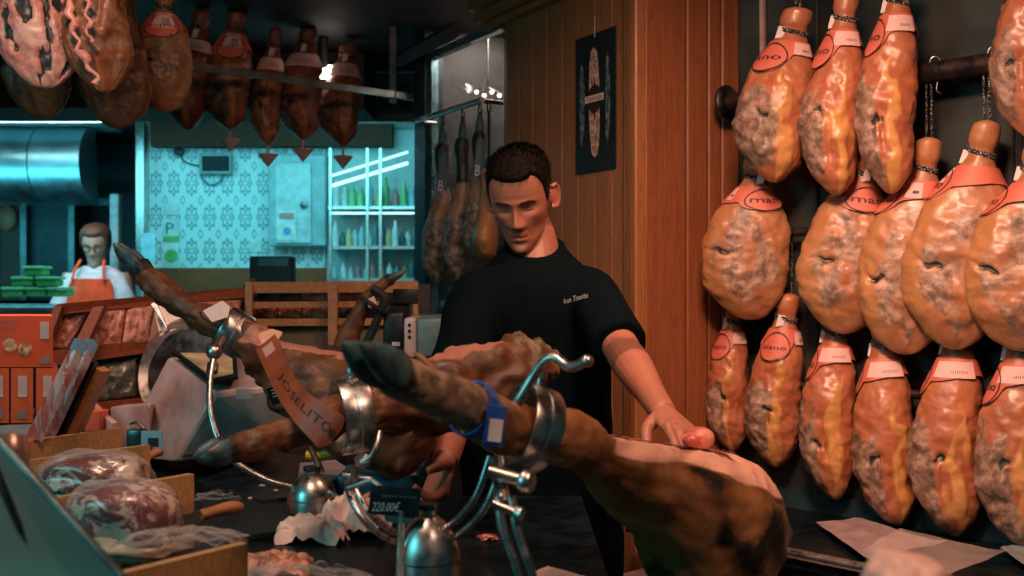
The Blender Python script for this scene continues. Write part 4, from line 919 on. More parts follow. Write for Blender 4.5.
# crumpled napkin
def crumple(c, sx, sy, hgt, seed, n=46, rough=1.):
    rings = []; sd = Vector((seed*3.1, seed*1.7, 0))
    for i in range(n+1):
        r = []
        for j in range(n+1):
            u = i/n-.5; v = j/n-.5; q = Vector((u*2.2, v*2.2, 0))+sd
            e = 1-.25*abs(noise.noise(q*1.7)); h = (1-(2*u)**2)*(1-(2*v)**2)
            rdg = 1-abs(noise.noise(q*1.6))*2; z = hgt*(max(0, h)**.5*.55+rdg*.30*rough+.2*noise.noise(q*4)*rough+.08*noise.noise(q*9))
            r.append(Vector(c)+Vector((u*sx*e+.011*noise.noise(q*2+Vector((9, 0, 0))), v*sy*e+.011*noise.noise(q*2+Vector((0, 9, 0))), max(.001, z))))
        rings.append(r)
    return MB().loft(rings, cap=False, close=False)
nap = simple('pinkish_napkin', (.86, .62, .55), .8)
q = T(357, 540, 1.0); t = thing('paper_napkin', 'crumpled pinkish white paper napkin left of the price card', 'napkin', q)
crumple(T(355, 532), .12, .14, .085, 4, 34, .8).build('crumpled_sheet', nap, t, angle=180)
crumple(T(312, 540), .12, .08, .055, 9, 30, .8).build('loose_corner', nap, t, angle=180)
solo(MB().tube(spline([P(306, 455, 2.12), P(316, 456, 2.12), P(332, 452, 2.12)], 10), [.009]*3+[.0078]*5+[.009]*3, 12), 'yellow_handle', simple('yellow_plastic', (.75, .42, .03), .4), 'small yellow plastic knife handle behind the rear domed base', 'handle')
slab([(298, 478), (322, 486), (350, 470), (336, 460), (300, 463)], 1.03, .012, 'white_board', simple('whitish_board', (.55, .42, .42), .5), 'small whitish cutting board behind the rear domed base', 'board')
bl = simple('teal_blue_plastic', (.01, .17, .26), .4)
solo(MB().box(T(336, 500, 1.0)-Vector((0, 0, 0)), T(430, 476, 1.0)+Vector((0, .1, .05)), bev=.01), 'blue_container', bl, 'teal blue plastic container under the rear ham', 'container')
# small board and crumbs at lower right of the counter
slab([(528, 574), (548, 566), (600, 580), (570, 596)], 1.002, .006, 'small_card', simple('mauve_card', (.5, .38, .36), .6), 'pale mauve card lying on the counter at the bottom edge', 'card')
solo(crumple(T(488, 540), .03, .03, .012, 7, 12), 'meat_scrap', M['lean'], 'small red scrap of ham on the counter right of the middle stand', 'scrap')

# wooden dividers with wrapped ham pieces
def plank(xl, yl, xr, yr, z1, z0, name, label, mat, th=.014):
    a = T(xl, yl, z1); b = T(xr, yr, z1); d = (b-a).normalized(); nrm = Vector((-d.y, d.x, 0))*th
    m = MB(); m.prism([Vector((a.x, a.y, z0)), Vector((b.x, b.y, z0)), Vector((b.x, b.y, z1)), Vector((a.x, a.y, z1))], nrm)
    return solo(m, name, mat, label, 'board', 'pine dividers', smooth=False)
plank(-10, 446, 122, 428, 1.11, 1.002, 'pine_divider', 'rearmost pine divider board before the leaning vacuum packs', M['wood_pale'])
plank(10, 463, 150, 445, 1.12, 1.002, 'pine_divider', 'second pine divider board, behind the rear wrapped ham piece', M['wood_pale'])
plank(40, 501, 194, 474, 1.12, 1.002, 'pine_divider', 'third pine divider board between the two wrapped ham pieces', M['wood_pale'])
plank(105, 578, 248, 543, 1.10, 1.002, 'pine_divider', 'front pine divider board under the plastic film at the bottom', M['wood_pale'])
def cured_cut():
    t = NT('mottled_cut_ham'); n1 = t.noise(17, 6, .65, dist=1.6); n2 = t.noise(38, 5, .6, dist=.8)
    b = t.mix(t.ss(n1, .46, .54), (.19, .035, .035), (.62, .46, .38)); b = t.mix(t.math('MULTIPLY', t.ss(n2, .55, .66), .8), b, (.10, .05, .04))
    t.set(Base_Color=b, Roughness=.25); t.b.inputs['Coat Weight'].default_value = .8; t.b.inputs['Coat Roughness'].default_value = .1; t.bump(n2, .5, .01); return t.m
mc = cured_cut(); cream = simple('cream_fat', (.74, .50, .32), .4, coat=.5)
film = NT('plastic_film'); lw = film.node('ShaderNodeLayerWeight'); lw.inputs[0].default_value = .35
film.set(Base_Color=(.72, .62, .60), Roughness=.16); tr = film.node('ShaderNodeBsdfTransparent'); mx = film.node('ShaderNodeMixShader')
film.put(mx.inputs[0], film.ss(film.math('ADD', lw.outputs['Facing'], film.math('MULTIPLY', film.noise(30, 3), .25)), .2, 1.0, .05, .5)); film.lk(tr.outputs[0], mx.inputs[1]); film.lk(film.b.outputs[0], mx.inputs[2])
film.lk(mx.outputs[0], film.n['Material Output'].inputs[0]); M['film'] = film.m
def piece(px, py, rx, ry, rz, seed, label, z=1.06, tilt=0):
    c = T(px, py, z); sd = Vector((seed*2.3, 1, seed)); R = Matrix.Rotation(tilt, 3, 'Y')
    root = thing('wrapped_ham_piece', label, 'ham piece', (c.x, c.y, 1.0), 'wrapped ham pieces')
    def blob(k, zc, sx, sy, sz, mat, name):
        rings = []
        for i in range(31):
            p = PI*i/30; r = []
            for j in range(48):
                a = 2*PI*j/48; v = Vector((math.sin(p)*math.cos(a), math.sin(p)*math.sin(a), math.cos(p)))
                v = Vector([abs(q)**.8*(1 if q > 0 else -1) for q in v]); q = v*1.0+sd+Vector((k, 0, 0))
                v = v*(1+.16*noise.noise(q*1.7)+.05*noise.noise(q*5)); r.append(c+R@Vector((v.x*sx, v.y*sy, v.z*sz+zc)))
            rings.append(r)
        return MB().loft(rings).build(name, mat, root, angle=180)
    blob(0, .0, rx, ry, rz, mc, 'meat'); blob(3, -rz*.62, rx*1.0, ry*1.02, rz*.45, cream, 'fat_layer'); blob(7, .002, rx*1.08, ry*1.08, rz*1.14, M['film'], 'plastic_wrap')
    return root
piece(96, 477, .080, .05, .036, 3, 'wrapped cut of mottled ham behind the third pine board', 1.112)
piece(124, 520, .074, .052, .050, 5, 'larger wrapped cut of dark red ham between the front pine boards', 1.088, .12)
solo(crumple(T(182, 545, 1.08), .17, .10, .03, 14, rough=.5), 'plastic_sheet', M['film'], 'crinkled clear plastic film over the front pine board', 'film', angle=180)
solo(crumple(T(300, 590, 1.0), .20, .10, .04, 17), 'plastic_sheet', M['film'], 'crinkled clear plastic film on the counter at the bottom edge', 'film', angle=180)
solo(crumple(T(272, 572, 1.0), .11, .09, .035, 19), 'meat_scrap', simple('beige_ham_scraps', (.5, .22, .14), .5, 0, .4, 30), 'beige and pink ham scraps under the clear film at the bottom', 'scrap', angle=180)
solo(crumple(T(232, 500, 1.0), .16, .09, .02, 23), 'plastic_sheet', M['film'], 'clear plastic film beside the wooden knife handle', 'film', angle=180)
# wooden handles
def handle(a, b, label, r=.011):
    a = Vector(a); b = Vector(b); t = thing('knife', label, 'knife', a)
    pts = spline([a, a.lerp(b, .5)+Vector((0, 0, .002)), b], 16)
    MB().tube(pts, [r*x for x in (.7, .85, .9, .88, .86, .86, .88, .92, .96, 1, 1.03, 1.05, 1.05, 1.0, .9, .65, .2)], 16, flat=.8).build('handle', simple('orange_wood', (.52, .22, .08), .4), t)
    d = (b-a).normalized(); up = Vector((0, 0, 1)); MB().prism([a+up*.009, a-up*.009, a-d*.12-up*.004, a-d*.17+up*.006], d.cross(up)*.002).build('blade', M['steel'], t, smooth=False)
handle(T(200, 516, 1.06), T(243, 506, 1.06), 'knife with rounded orange wooden handle poking out right of the pine boards', .013)
handle(T(148, 457, 1.09), T(161, 452, 1.09), 'knife with short wooden handle beside the second pine board', .010)
# glass guard, its teal reflection put into the base colour
gl = NT('teal_reflection_glass'); gn = gl.noise(2.2, 3); gl.set(Base_Color=gl.mix(gl.ss(gn, .42, .6), (.006, .14, .165), (.015, .24, .26)), Roughness=.5, Transmission_Weight=.3, Specular_IOR_Level=.04)
gg = thing('glass_guard', 'slanting glass counter guard, teal reflection in its colour, at the lower left corner', 'glass guard', P(40, 560, 1.0))
g0, g1, g2, g3 = P(-40, 398, 1.12), P(122, 578, 1.02), P(140, 700, .92), P(-40, 700, .86)
MB().prism([g0, g1, g2, g3], (.002, .006, .002)).build('pane', gl.m, gg, smooth=False)
MB().tube([g0, g1], .0035, 10).build('edge_strip', M['steel_dark'], gg)
MB().tube([P(20, 425, 1.10), P(-10, 720, .86)] if 0 else [P(-5, 470, 1.06), P(62, 640, .95)], .005, 8).build('lower_bar', M['black'], gg)
solo(MB().lathe([(0, -.03), (.018, -.03), (.022, -.02), (.022, .0), (.016, .012), (0, .014)], P(8, 446, 1.14), (0, .2, 1), 24).lathe([(0, -.09), (.014, -.09), (.014, -.03), (0, -.03)], P(6, 446, 1.12), (0, .2, 1), 16), 'guard_knob', simple('pinkish_metal', (.62, .36, .30), .3, .6), 'rounded pinkish metal fixing at the top of the glass guard', 'knob')
# orange boxes
ob = simple('orange_red_card', (.80, .10, .035), .5, 0, .06, 8); ob2 = simple('orange_side_card', (.74, .12, .04), .5, 0, .06, 8); wl = simple('pinkish_white_label', (.7, .55, .52), .5); gy = simple('grey_print', (.30, .2, .18), .6)
BXd = Vector((-.41, .912, 0))
def YB(px): return 2.907/(1-.4505*(px-512)/F)
def fb(x0, y0, x1, y1, o=0., d=.002):           # a flat box lying on the boxes' common front plane
    v = BXd*(-o); return MB().prism([P(x0, y1, YB(x0))+v, P(x1, y1, YB(x1))+v, P(x1, y0, YB(x1))+v, P(x0, y0, YB(x0))+v], BXd*d)
zr = P(0, 423.3, YB(10)).z
def rz_(o, z0, z1): return o
m = MB(); q0 = P(-90, 0, YB(-90)); q1 = P(66, 0, YB(66)); m.prism([Vector((q0.x, q0.y, 1.002)), Vector((q1.x, q1.y, 1.002)), Vector((q1.x, q1.y, zr-.004)), Vector((q0.x, q0.y, zr-.004))], BXd*.22)
solo(m, 'box_riser', simple('white_riser', (.45, .42, .42), .6), 'low white riser under the stacked orange boxes', 'riser', smooth=False)
for i, (x0, x1, l_) in enumerate([(-28, 9, 'left lower orange box, cut by the frame edge'), (11, 33, 'middle lower orange box under the large one'), (36, 58, 'right lower orange box under the large one')]):
    r = thing('croquette_box', l_, 'box', P((x0+x1)/2, 423, YB(x0)), 'orange boxes')
    b = fb(x0, 368, x1, 423, 0, .2).build('carton', ob2, r, smooth=False)
    fb(x1-15, 376, x1-6, 397, .002).build('label', wl, b, smooth=False)
    MB().prism([P(x1-16, 419, YB(x1-16))-BXd*.002, P(x1-6, 419, YB(x1-6))-BXd*.002, P(x1-6, 407, YB(x1-6))-BXd*.002, P(x1-16, 413, YB(x1-16))-BXd*.002], BXd*.001).build('grey_patch', gy, b, smooth=False)
r = thing('croquette_box', 'large orange box printed with two round croquettes on top of the smaller boxes', 'box', P(10, 366, YB(10)), 'orange boxes')
b = fb(-50, 316, 53, 367, 0, .2).build('carton', ob, r, smooth=False)
def bt(s_, x0, x1, y, h): flat_text(s_, P(x0, y, YB(x0))-BXd*.002, P(x1, y, YB(x1))-BXd*.002, (0, 0, h), 'printed_word', gy, b)
bt('CROQUETAS', -26, 18, 325, .011); bt('DE JAMON', -26, 15, 332, .011); bt('CASERAS', -14, 12, 338.5, .007)
for x, y in ((10, 345), (25, 349)):
    MB().lathe([(0, 0), (.0145, 0), (.0145, .001), (0, .001)], P(x, y, YB(x))-BXd*.002, BXd, 20).build('croquette_picture', simple('croquette_tan', (.75, .40, .2), .6, 0, .4, 60), b)
fb(40, 322, 49, 339, .002).build('label', wl, b, smooth=False)
MB().prism([P(x_, y_, YB(x_))-BXd*.002 for x_, y_ in ((40, 364), (50, 364), (50, 353), (40, 359))], BXd*.001).build('grey_patch', gy, b, smooth=False)
r = solo(MB().pbox(83, 412, 99, 430, 2.5, .06), 'small_red_box', ob2, 'small orange box on the counter right of the leaning packs', 'box', smooth=False)
solo(MB().prism([P(85, 398, 2.62), P(112, 424, 2.5), P(112, 436, 2.5), P(85, 436, 2.62)], (0, .03, 0)), 'white_wedge', simple('pinkish_plastic', (.55, .40, .38), .5), 'pinkish white wedge left of the slicer body', 'wedge', smooth=False)
# leaning vacuum packs on a stand
st = thing('pack_stand', 'slanted wooden easel carrying the vacuum packs', 'easel', P(75, 440, 2.32))
MB().prism([P(62, 440, 2.36), P(72, 440, 2.36), P(103, 372, 2.36), P(95, 368, 2.36)], (0, .05, 0)).build('board', M['wood_tan'], st, smooth=False)
MB().prism([P(50, 440, 2.33), P(60, 440, 2.33), P(94, 364, 2.33), P(88, 358, 2.33)], (0, .025, 0)).build('backing', M['black'], st, smooth=False)
sl = NT('sliced_red_meat_pack'); v = sl.scaled((30, 10, 6), rot=(0, .5, 0)); n_ = sl.noise(1.2, 6, .7, v, .4)
sl.set(Base_Color=sl.mix(sl.ss(n_, .42, .6), (.60, .10, .07), (.66, .46, .44)), Roughness=.15); sl.b.inputs['Coat Weight'].default_value = 1.; sl.bump(sl.noise(26, 4), .6, .008)
for i, (dx, Y, l_) in enumerate([(0, 2.24, 'front vacuum pack of red sliced ham leaning on the easel'), (11, 2.30, 'rear vacuum pack of red sliced ham leaning on the easel')]):
    r = thing('vacuum_pack', l_, 'meat pack', P(40+dx, 436, Y), 'vacuum packs')
    a, b_, c_, d_ = [P(x+dx, y, Y) for x, y in ((24, 440), (42, 442), (88, 345), (75, 338))]
    rings = []
    for k in range(13):
        t = k/12; l = a.lerp(d_, t); rr = b_.lerp(c_, t); th = .006*math.sin(PI*clamp(t*1.0))+.001
        rings.append([l, l.lerp(rr, .3)+Vector((0, -th, .003*math.sin(k*2))), l.lerp(rr, .7)+Vector((0, -th*1.2, .003*math.cos(k*3))), rr, l.lerp(rr, .5)+Vector((0, .004, 0))])
    MB().loft(rings).build('meat_slices', sl.m, r)
    MB().prism([a.lerp(d_, .9), b_.lerp(c_, .9), c_, d_.lerp(c_, .6)+Vector((-.0, 0, .006)), d_], (0, -.003, 0)).build('sealed_edge', simple('blue_grey_film', (.30, .36, .46), .2, coat=1.), r, smooth=False)
# slicer
sr = thing('meat_slicer', 'pinkish white and steel meat slicer behind the rear ham stand', 'slicer', P(200, 455, 2.6))
def hull(pts, name, mat, parent, bev=.006):
    b = bmesh.new(); [b.verts.new(p) for p in pts]; bmesh.ops.convex_hull(b, input=b.verts[:])
    bmesh.ops.dissolve_limit(b, angle_limit=.05, verts=b.verts[:], edges=b.edges[:])
    if bev: bmesh.ops.bevel(b, geom=b.edges[:], offset=bev, segments=3, affect='EDGES', profile=.5)
    b.verts.index_update(); m = MB().add([v.co.copy() for v in b.verts], [[v.index for v in f.verts] for f in b.faces]); b.free(); return m.build(name, mat, parent, angle=30)
slm = simple('pinkish_slicer_enamel', (.50, .39, .39), .35, .2); slt = simple('grey_slicer_side', (.16, .22, .23), .4, .3)
hull([P(138, 458, 2.55), P(176, 462, 2.42), P(290, 446, 2.5), P(250, 440, 2.85), P(135, 420, 2.6), P(168, 357, 2.62), P(214, 391, 2.42), P(284, 384, 2.5), P(240, 357, 2.8)], 'machine_body', slm, sr)
hull([P(112, 452, 2.6), P(150, 458, 2.5), P(110, 407, 2.62), P(150, 403, 2.5), P(125, 404, 2.8), P(170, 404, 2.8), P(170, 450, 2.8)], 'left_block', slm, sr)
hull([P(217, 397, 2.408), P(281, 390, 2.49), P(284, 440, 2.48), P(182, 456, 2.41), P(217, 397, 2.43), P(281, 390, 2.51), P(284, 440, 2.50), P(182, 456, 2.43)], 'side_panel', slt, sr, .002)
tp = [P(172, 356, 2.60), P(213, 388, 2.40), P(238, 382, 2.44), P(236, 357, 2.72)]
pn = MB().prism([p+Vector((0, 0, .006)) for p in tp], (0, 0, .006)).build('top_panel', M['black'], sr, smooth=False)
cc = sum(tp, Vector())/4; MB().prism([cc+(p-cc)*.8+Vector((0, 0, .0125)) for p in tp], (0, 0, .002)).build('display', simple('yellowish_screen', (.50, .42, .24), .3, 0, .3, 10), pn, smooth=False)
dc = P(187, 372, 2.72); ax = Vector((-.35, -1, .25))
MB().lathe([(0, -.012), (.118, -.012), (.132, -.004), (.136, .01), (.128, .02), (.120, .012), (.112, .004), (.02, .002), (0, .006)], dc, ax, 64).torus(dc, ax, .128, .013, 64, 12).build('blade_guard', M['steel'], sr, angle=25)
MB().lathe([(0, .004), (.108, .004), (.108, .007), (.03, .009), (0, .012)], dc, ax, 48).build('blade', M['steel_dark'], sr, angle=25)
MB().prism([P(152, 303, 2.8), P(160, 300, 2.8), P(196, 320, 2.75), P(160, 336, 2.75)], (0, .12, 0)).build('food_tray', simple('cream_steel', (.50, .42, .34), .4, .3), sr, smooth=False)
MB().prism([P(151, 304, 2.79), P(156, 302, 2.79), P(168, 330, 2.74), P(163, 334, 2.74)], (0, .02, 0)).build('tray_rim', M['steel'], sr, smooth=False)
tc = thing('ticket_holder', 'small clip with a light blue and white photo ticket beside the slicer', 'ticket', P(150, 446, 2.3))
MB().pbox(141, 431, 162, 447, 2.30, .003).build('ticket', simple('light_blue_ticket', (.25, .55, .66), .5), tc, smooth=False)
MB().pbox(148, 438, 158, 447, 2.297, .002).build('ticket_figure', M['ink'], tc, smooth=False)
MB().pbox(126, 430, 143, 448, 2.31, .03, bev=.004).tube([P(130, 424, 2.32), P(136, 422, 2.32), P(144, 428, 2.32)], .003, 6).build('clip', M['steel_dark'], tc)
solo(MB().pbox(236, 389, 252, 399, 2.40, .004), 'sticker', simple('red_white_sticker', (.7, .45, .4), .4), 'small red and white sticker on the side of the slicer', 'sticker', smooth=False)

# ---- display racks of packed meat
packm = simple('crinkled_pink_pack', (.66, .27, .19), .35, 0, .35, 50, .9, coat=.6, alt=(.30, .09, .06))
packd = simple('dark_leafy_pack', (.10, .07, .04), .3, 0, .5, 40, .9, coat=.6, alt=(.02, .05, .05)); packo = simple('orange_pack', (.70, .20, .08), .35, 0, .4, 60, .9, coat=.5, alt=(.3, .1, .05))
def rough_pack(pts, d, seed, mat, label, group):
    a, b, c, e = [Vector(p) for p in pts]; rings = []
    for i in range(15):
        r = []
        for j in range(21):
            u = j/20; v = i/14; q = a.lerp(b, u).lerp(e.lerp(c, u), v); k = math.sin(PI*u)**.3*math.sin(PI*v)**.3
            r.append(q+Vector((0, -1, .2))*(d*k*(.6+.5*noise.noise(Vector((u*6, v*5, seed)))+.25*noise.noise(Vector((u*16, v*12, seed))))))
        rings.append(r)
    m = MB().loft(rings, cap=False, close=False)
    m.add([a, b, c, e, a+Vector((0, .02, 0)), b+Vector((0, .02, 0)), c+Vector((0, .02, 0)), e+Vector((0, .02, 0))], [[4, 5, 6, 7], [0, 1, 5, 4], [2, 3, 7, 6], [1, 2, 6, 5], [0, 3, 7, 4]])
    return solo(m, 'meat_pack', mat, label, 'meat pack', group, angle=60)
rk = thing('display_rack', 'reddish brown slanted wooden rack full of pink meat packs', 'rack', P(150, 430, 3.1))
def bar(pts, d, name, parent, mat): return MB().prism([P(*p) for p in pts], (0, d, 0)).build(name, mat, parent, smooth=False)
bar([(48, 315, 3.0), (250, 297, 3.3), (250, 287, 3.3), (57, 304, 3.0)], .03, 'top_rail', rk, M['wood_red'])
bar([(38, 368, 3.0), (240, 340, 3.25), (240, 328, 3.25), (42, 352, 3.0)], .03, 'middle_rail', rk, M['wood_red'])
bar([(26, 420, 2.98), (240, 396, 3.2), (240, 388, 3.2), (28, 410, 2.98)], .03, 'lower_rail', rk, M['wood_red'])
bar([(70, 352, 2.985), (84, 350, 2.985), (104, 306, 3.04), (93, 307, 3.04)], .03, 'slat', rk, M['wood_red'])
bar([(36, 360, 2.985), (42, 362, 2.985), (62, 306, 2.995), (54, 306, 2.995)], .03, 'slat', rk, M['wood_red'])
bar([(148, 345, 3.1), (156, 344, 3.1), (164, 302, 3.14), (156, 302, 3.14)], .03, 'slat', rk, M['wood_red'])
MB().prism([P(30, 430, 3.14), P(245, 405, 3.42), P(252, 290, 3.42), P(56, 306, 3.14)], (0, .03, 0)).build('back_board', M['black_matte'], rk, smooth=False)
for i, (pts, mt, l_) in enumerate([
  ([(46, 350, 3.05), (68, 348, 3.06), (88, 312, 3.08), (58, 315, 3.05)], packm, 'pink meat pack at the left end of the rack'),
  ([(86, 349, 3.06), (120, 345, 3.1), (126, 308, 3.12), (102, 310, 3.08)], packm, 'pink meat pack right of the slanted slat'),
  ([(122, 345, 3.1), (150, 341, 3.13), (154, 305, 3.15), (127, 308, 3.12)], packm, 'pink meat pack in the middle of the rack'),
  ([(158, 341, 3.14), (235, 332, 3.22), (240, 300, 3.26), (162, 304, 3.16)], packm, 'pink meat pack behind the slicer tray'),
  ([(40, 408, 3.04), (90, 402, 3.08), (92, 366, 3.1), (42, 372, 3.05)], packo, 'orange meat pack in the lower row of the rack'),
  ([(92, 402, 3.08), (135, 396, 3.12), (136, 358, 3.14), (94, 366, 3.1)], packd, 'dark wrapped pack in the lower row of the rack')]):
    rough_pack([P(*p) for p in pts], .02, i*3.3, mt, l_, 'packs in the red rack')
rk = thing('display_rack', 'tan wooden gridded rack with small packs behind the ham stands', 'rack', P(330, 430, 3.35))
for k, (y0, y1) in enumerate(((282, 292), (302, 307), (319, 325))): bar([(245, y1+1, 3.3), (418, y1, 3.4), (418, y0-1, 3.4), (245, y0, 3.3)], .02, 'rail', rk, M['wood_tan'])
for x0, x1 in ((245, 252), (328, 337), (410, 418)): bar([(x0, 345, 3.29), (x1, 345, 3.29), (x1, 284, 3.29), (x0, 284, 3.29)], .02, 'upright', rk, M['wood_tan'])
MB().prism([P(243, 430, 3.2), P(418, 430, 3.3), P(418, 326, 3.42), P(243, 327, 3.35)], (0, .03, 0)).build('front_panel', simple('olive_panel', (.11, .085, .05), .6), rk, smooth=False)
MB().prism([P(243, 345, 3.5), P(430, 345, 3.6), P(430, 284, 3.6), P(243, 284, 3.5)], (0, .02, 0)).build('back_board', simple('dark_back', (.04, .045, .04), .6), rk, smooth=False)
k = 0
for (y0, y1), mats in (((293, 301), (packd, packm)), ((308, 318), (packo, packd)), ((326, 334), (packd, packo))):
    for x0, x1 in ((253, 276), (278, 301), (303, 326), (339, 362), (364, 386), (388, 409)):
        k += 1; Yp = 3.38+.0006*(x0-250)
        if y0 > 320: y0_, y1_ = 318.5, 326
        rough_pack([P(x0, y1, Yp), P(x1, y1, Yp), P(x1, y0, Yp), P(x0, y0, Yp)], .02, k*1.7, mats[(k*7//3) % 2] if k % 3 else packm, 'small meat pack, %s from the left on the %s row of the tan rack' % (('first', 'second', 'third', 'fourth', 'fifth', 'last')[(k-1) % 6], 'top' if y0 < 300 else 'middle' if y0 < 320 else 'bottom'), 'packs on the %s row of the tan rack' % ('top' if y0 < 300 else 'middle' if y0 < 320 else 'bottom'))
# hoofed leg with dark belt before the rack
p4 = [(392, 278, 6, 5), (380, 286, 6, 5), (366, 300, 7, 6), (356, 320, 9, 8), (348, 338, 11, 9), (346, 352, 12, 10), (352, 372, 12, 10), (356, 386, 4, 4)]
p4 = [(a, b, 2.75, c, d) for a, b, c, d in p4]
r4 = leg_ham('hoofed_ham', 'small hoofed ham leg with dark straps before the tan rack', p4, P(406, 270, 2.75), .011, lambda x, th, p: (0, .3, .8*sstep(1, .2, x)), M['ham_back'], 31, None, 50, None, 32)
m = MB().tube(spline([P(358, 296, 2.72), P(370, 303, 2.70), P(384, 312, 2.72), P(388, 306, 2.74)], 12), .006, 8).tube(spline([P(372, 288, 2.72), P(384, 298, 2.72), P(378, 318, 2.73), P(366, 345, 2.74)], 12), .011, 8)
m.build('dark_strap', M['black_matte'], r4)
MB().prism([P(366, 300, 2.715), P(374, 296, 2.715), P(377, 304, 2.715), P(369, 308, 2.715)], (0, .002, 0)).build('paper_tag', M['tagpink'], r4, smooth=False)
# scale / printer
r = thing('label_printer', 'black label printer standing left of the grey scale', 'printer', P(392, 350, 2.75))
hull([P(383, 350, 2.74), P(404, 350, 2.74), P(404, 312, 2.74), P(383, 314, 2.74), P(386, 300, 2.86), P(411, 300, 2.86), P(411, 350, 2.86), P(386, 350, 2.86)], 'body', M['blackplastic'], r)
hull([P(393, 304, 2.80), P(418, 304, 2.80), P(418, 289, 2.80), P(393, 289, 2.80), P(393, 304, 2.84), P(418, 304, 2.84), P(418, 289, 2.84), P(393, 289, 2.84)], 'upper_screen', M['blackplastic'], r, .003)
MB().pbox(392, 342, 400, 346, 2.735, .004).build('white_badge', M['paper'], r, smooth=False)
r = thing('counter_scale', 'rounded grey and pale box shaped scale left of the worker', 'scale', P(425, 358, 2.7))
MB().box((P(405, 0, 2.7).x, 2.66, P(0, 357, 2.7).z), (P(418, 0, 2.7).x, 2.84, P(0, 317, 2.7).z), bev=.01).build('pale_face', simple('pale_pink_plastic', (.60, .46, .44), .4), r)
MB().box((P(418, 0, 2.7).x, 2.665, P(0, 356, 2.7).z), (P(452, 0, 2.7).x, 2.86, P(0, 318, 2.7).z), bev=.008).build('grey_body', simple('teal_grey_plastic', (.16, .24, .24), .45), r)
m = MB()
for y in (325, 331, 337): m.lathe([(0, 0), (.004, 0), (.004, .003), (0, .003)], P(409.5, y, 2.66), (0, -1, 0), 12)
m.build('buttons', M['black'], r)
MB().tube([P(425, 356, 2.75), P(425, 430, 2.75)], .02, 12).build('support_post', M['steel_dark'], r)
solo(MB().box((-.42, 2.72, 1.002), (-.15, 2.98, 1.12)), 'black_case', M['black_matte'], 'low black case behind the rear ham under the printer', 'case', smooth=False)
solo(MB().pbox(400, 316, 465, 320, 3.1, .2).pbox(405, 300, 410, 316, 3.1, .1), 'side_shelf', simple('teal_shelf', (.1, .25, .28), .4), 'small teal shelf between window post and worker', 'shelf', smooth=False)

# ---- papers on the ledge at the right, blurred pink roll in front
def sheet(pts, z, label, mat, seed):
    a, b, c, e = [T(x, y, z) for x, y in pts]; rings = []
    for i in range(17):
        r = []
        for j in range(17):
            u = j/16; v = i/16; q = a.lerp(b, u).lerp(e.lerp(c, u), v); r.append(q+Vector((0, 0, .006*noise.noise(Vector((u*3, v*3, seed)))+.012*max(0, u-.85)*6*v)))
        rings.append(r)
    return solo(MB().loft(rings, cap=False, close=False), 'paper_sheet', mat, label, 'paper', 'sheets on the ledge', angle=180)
wp = simple('pink_white_butcher_paper', (.40, .30, .31), .4)
sheet([(816, 522), (870, 560), (948, 545), (862, 518)], LZ+.02, 'sheet of pinkish butcher paper at the left on the black ledge', wp, 1)
sheet([(862, 550), (950, 574), (1012, 554), (900, 528)], LZ+.035, 'translucent wrapping sheet lying over the first on the ledge', M['film'], 2)
sheet([(1000, 548), (1040, 575), (1060, 560), (1020, 542)], LZ+.02, 'grey sheet at the frame edge on the black ledge', simple('grey_sheet', (.25, .3, .3), .5), 3)
# ================================================================== people
def remeshed(mb, voxel, smooth_it=2):
    me = bpy.data.meshes.new('tmp'); me.from_pydata(mb.v, [], mb.f)
    b = bmesh.new(); b.from_mesh(me); bmesh.ops.recalc_face_normals(b, faces=b.faces[:]); b.to_mesh(me); b.free()
    o = bpy.data.objects.new('tmp', me); col.objects.link(o)
    r = o.modifiers.new('r', 'REMESH'); r.mode = 'VOXEL'; r.voxel_size = voxel
    if smooth_it:
        s = o.modifiers.new('s', 'SMOOTH'); s.factor = .5; s.iterations = smooth_it
    dg = bpy.context.evaluated_depsgraph_get(); e = o.evaluated_get(dg).to_mesh()
    v = [x.co.copy() for x in e.vertices]; f = [list(p.vertices) for p in e.polygons]
    o.evaluated_get(dg).to_mesh_clear(); bpy.data.objects.remove(o); bpy.data.meshes.remove(me)
    r = MB(); r.v = v; r.f = f; return r
HZ = [(-.124, .058, -.030, .012), (-.119, .078, -.010, .026), (-.108, .088, .015, .036), (-.095, .090, .035, .044), (-.080, .089, .050, .051), (-.060, .089, .064, .0545), (-.035, .090, .080, .0625), (-.010, .090, .090, .069), (.010, .092, .096, .072), (.040, .094, .098, .0745), (.070, .088, .094, .072), (.092, .072, .082, .060), (.108, .050, .062, .044), (.117, .022, .038, .022), (.120, .001, .012, .004)]
HF = [(r[0], r[1]) for r in HZ]; HB = [(r[0], r[2]) for r in HZ]; HW = [(r[0], r[3]) for r in HZ]
def g2(x, z, cx, cz, sx, sz): return math.exp(-((x-cx)/sx)**2-((z-cz)/sz)**2)
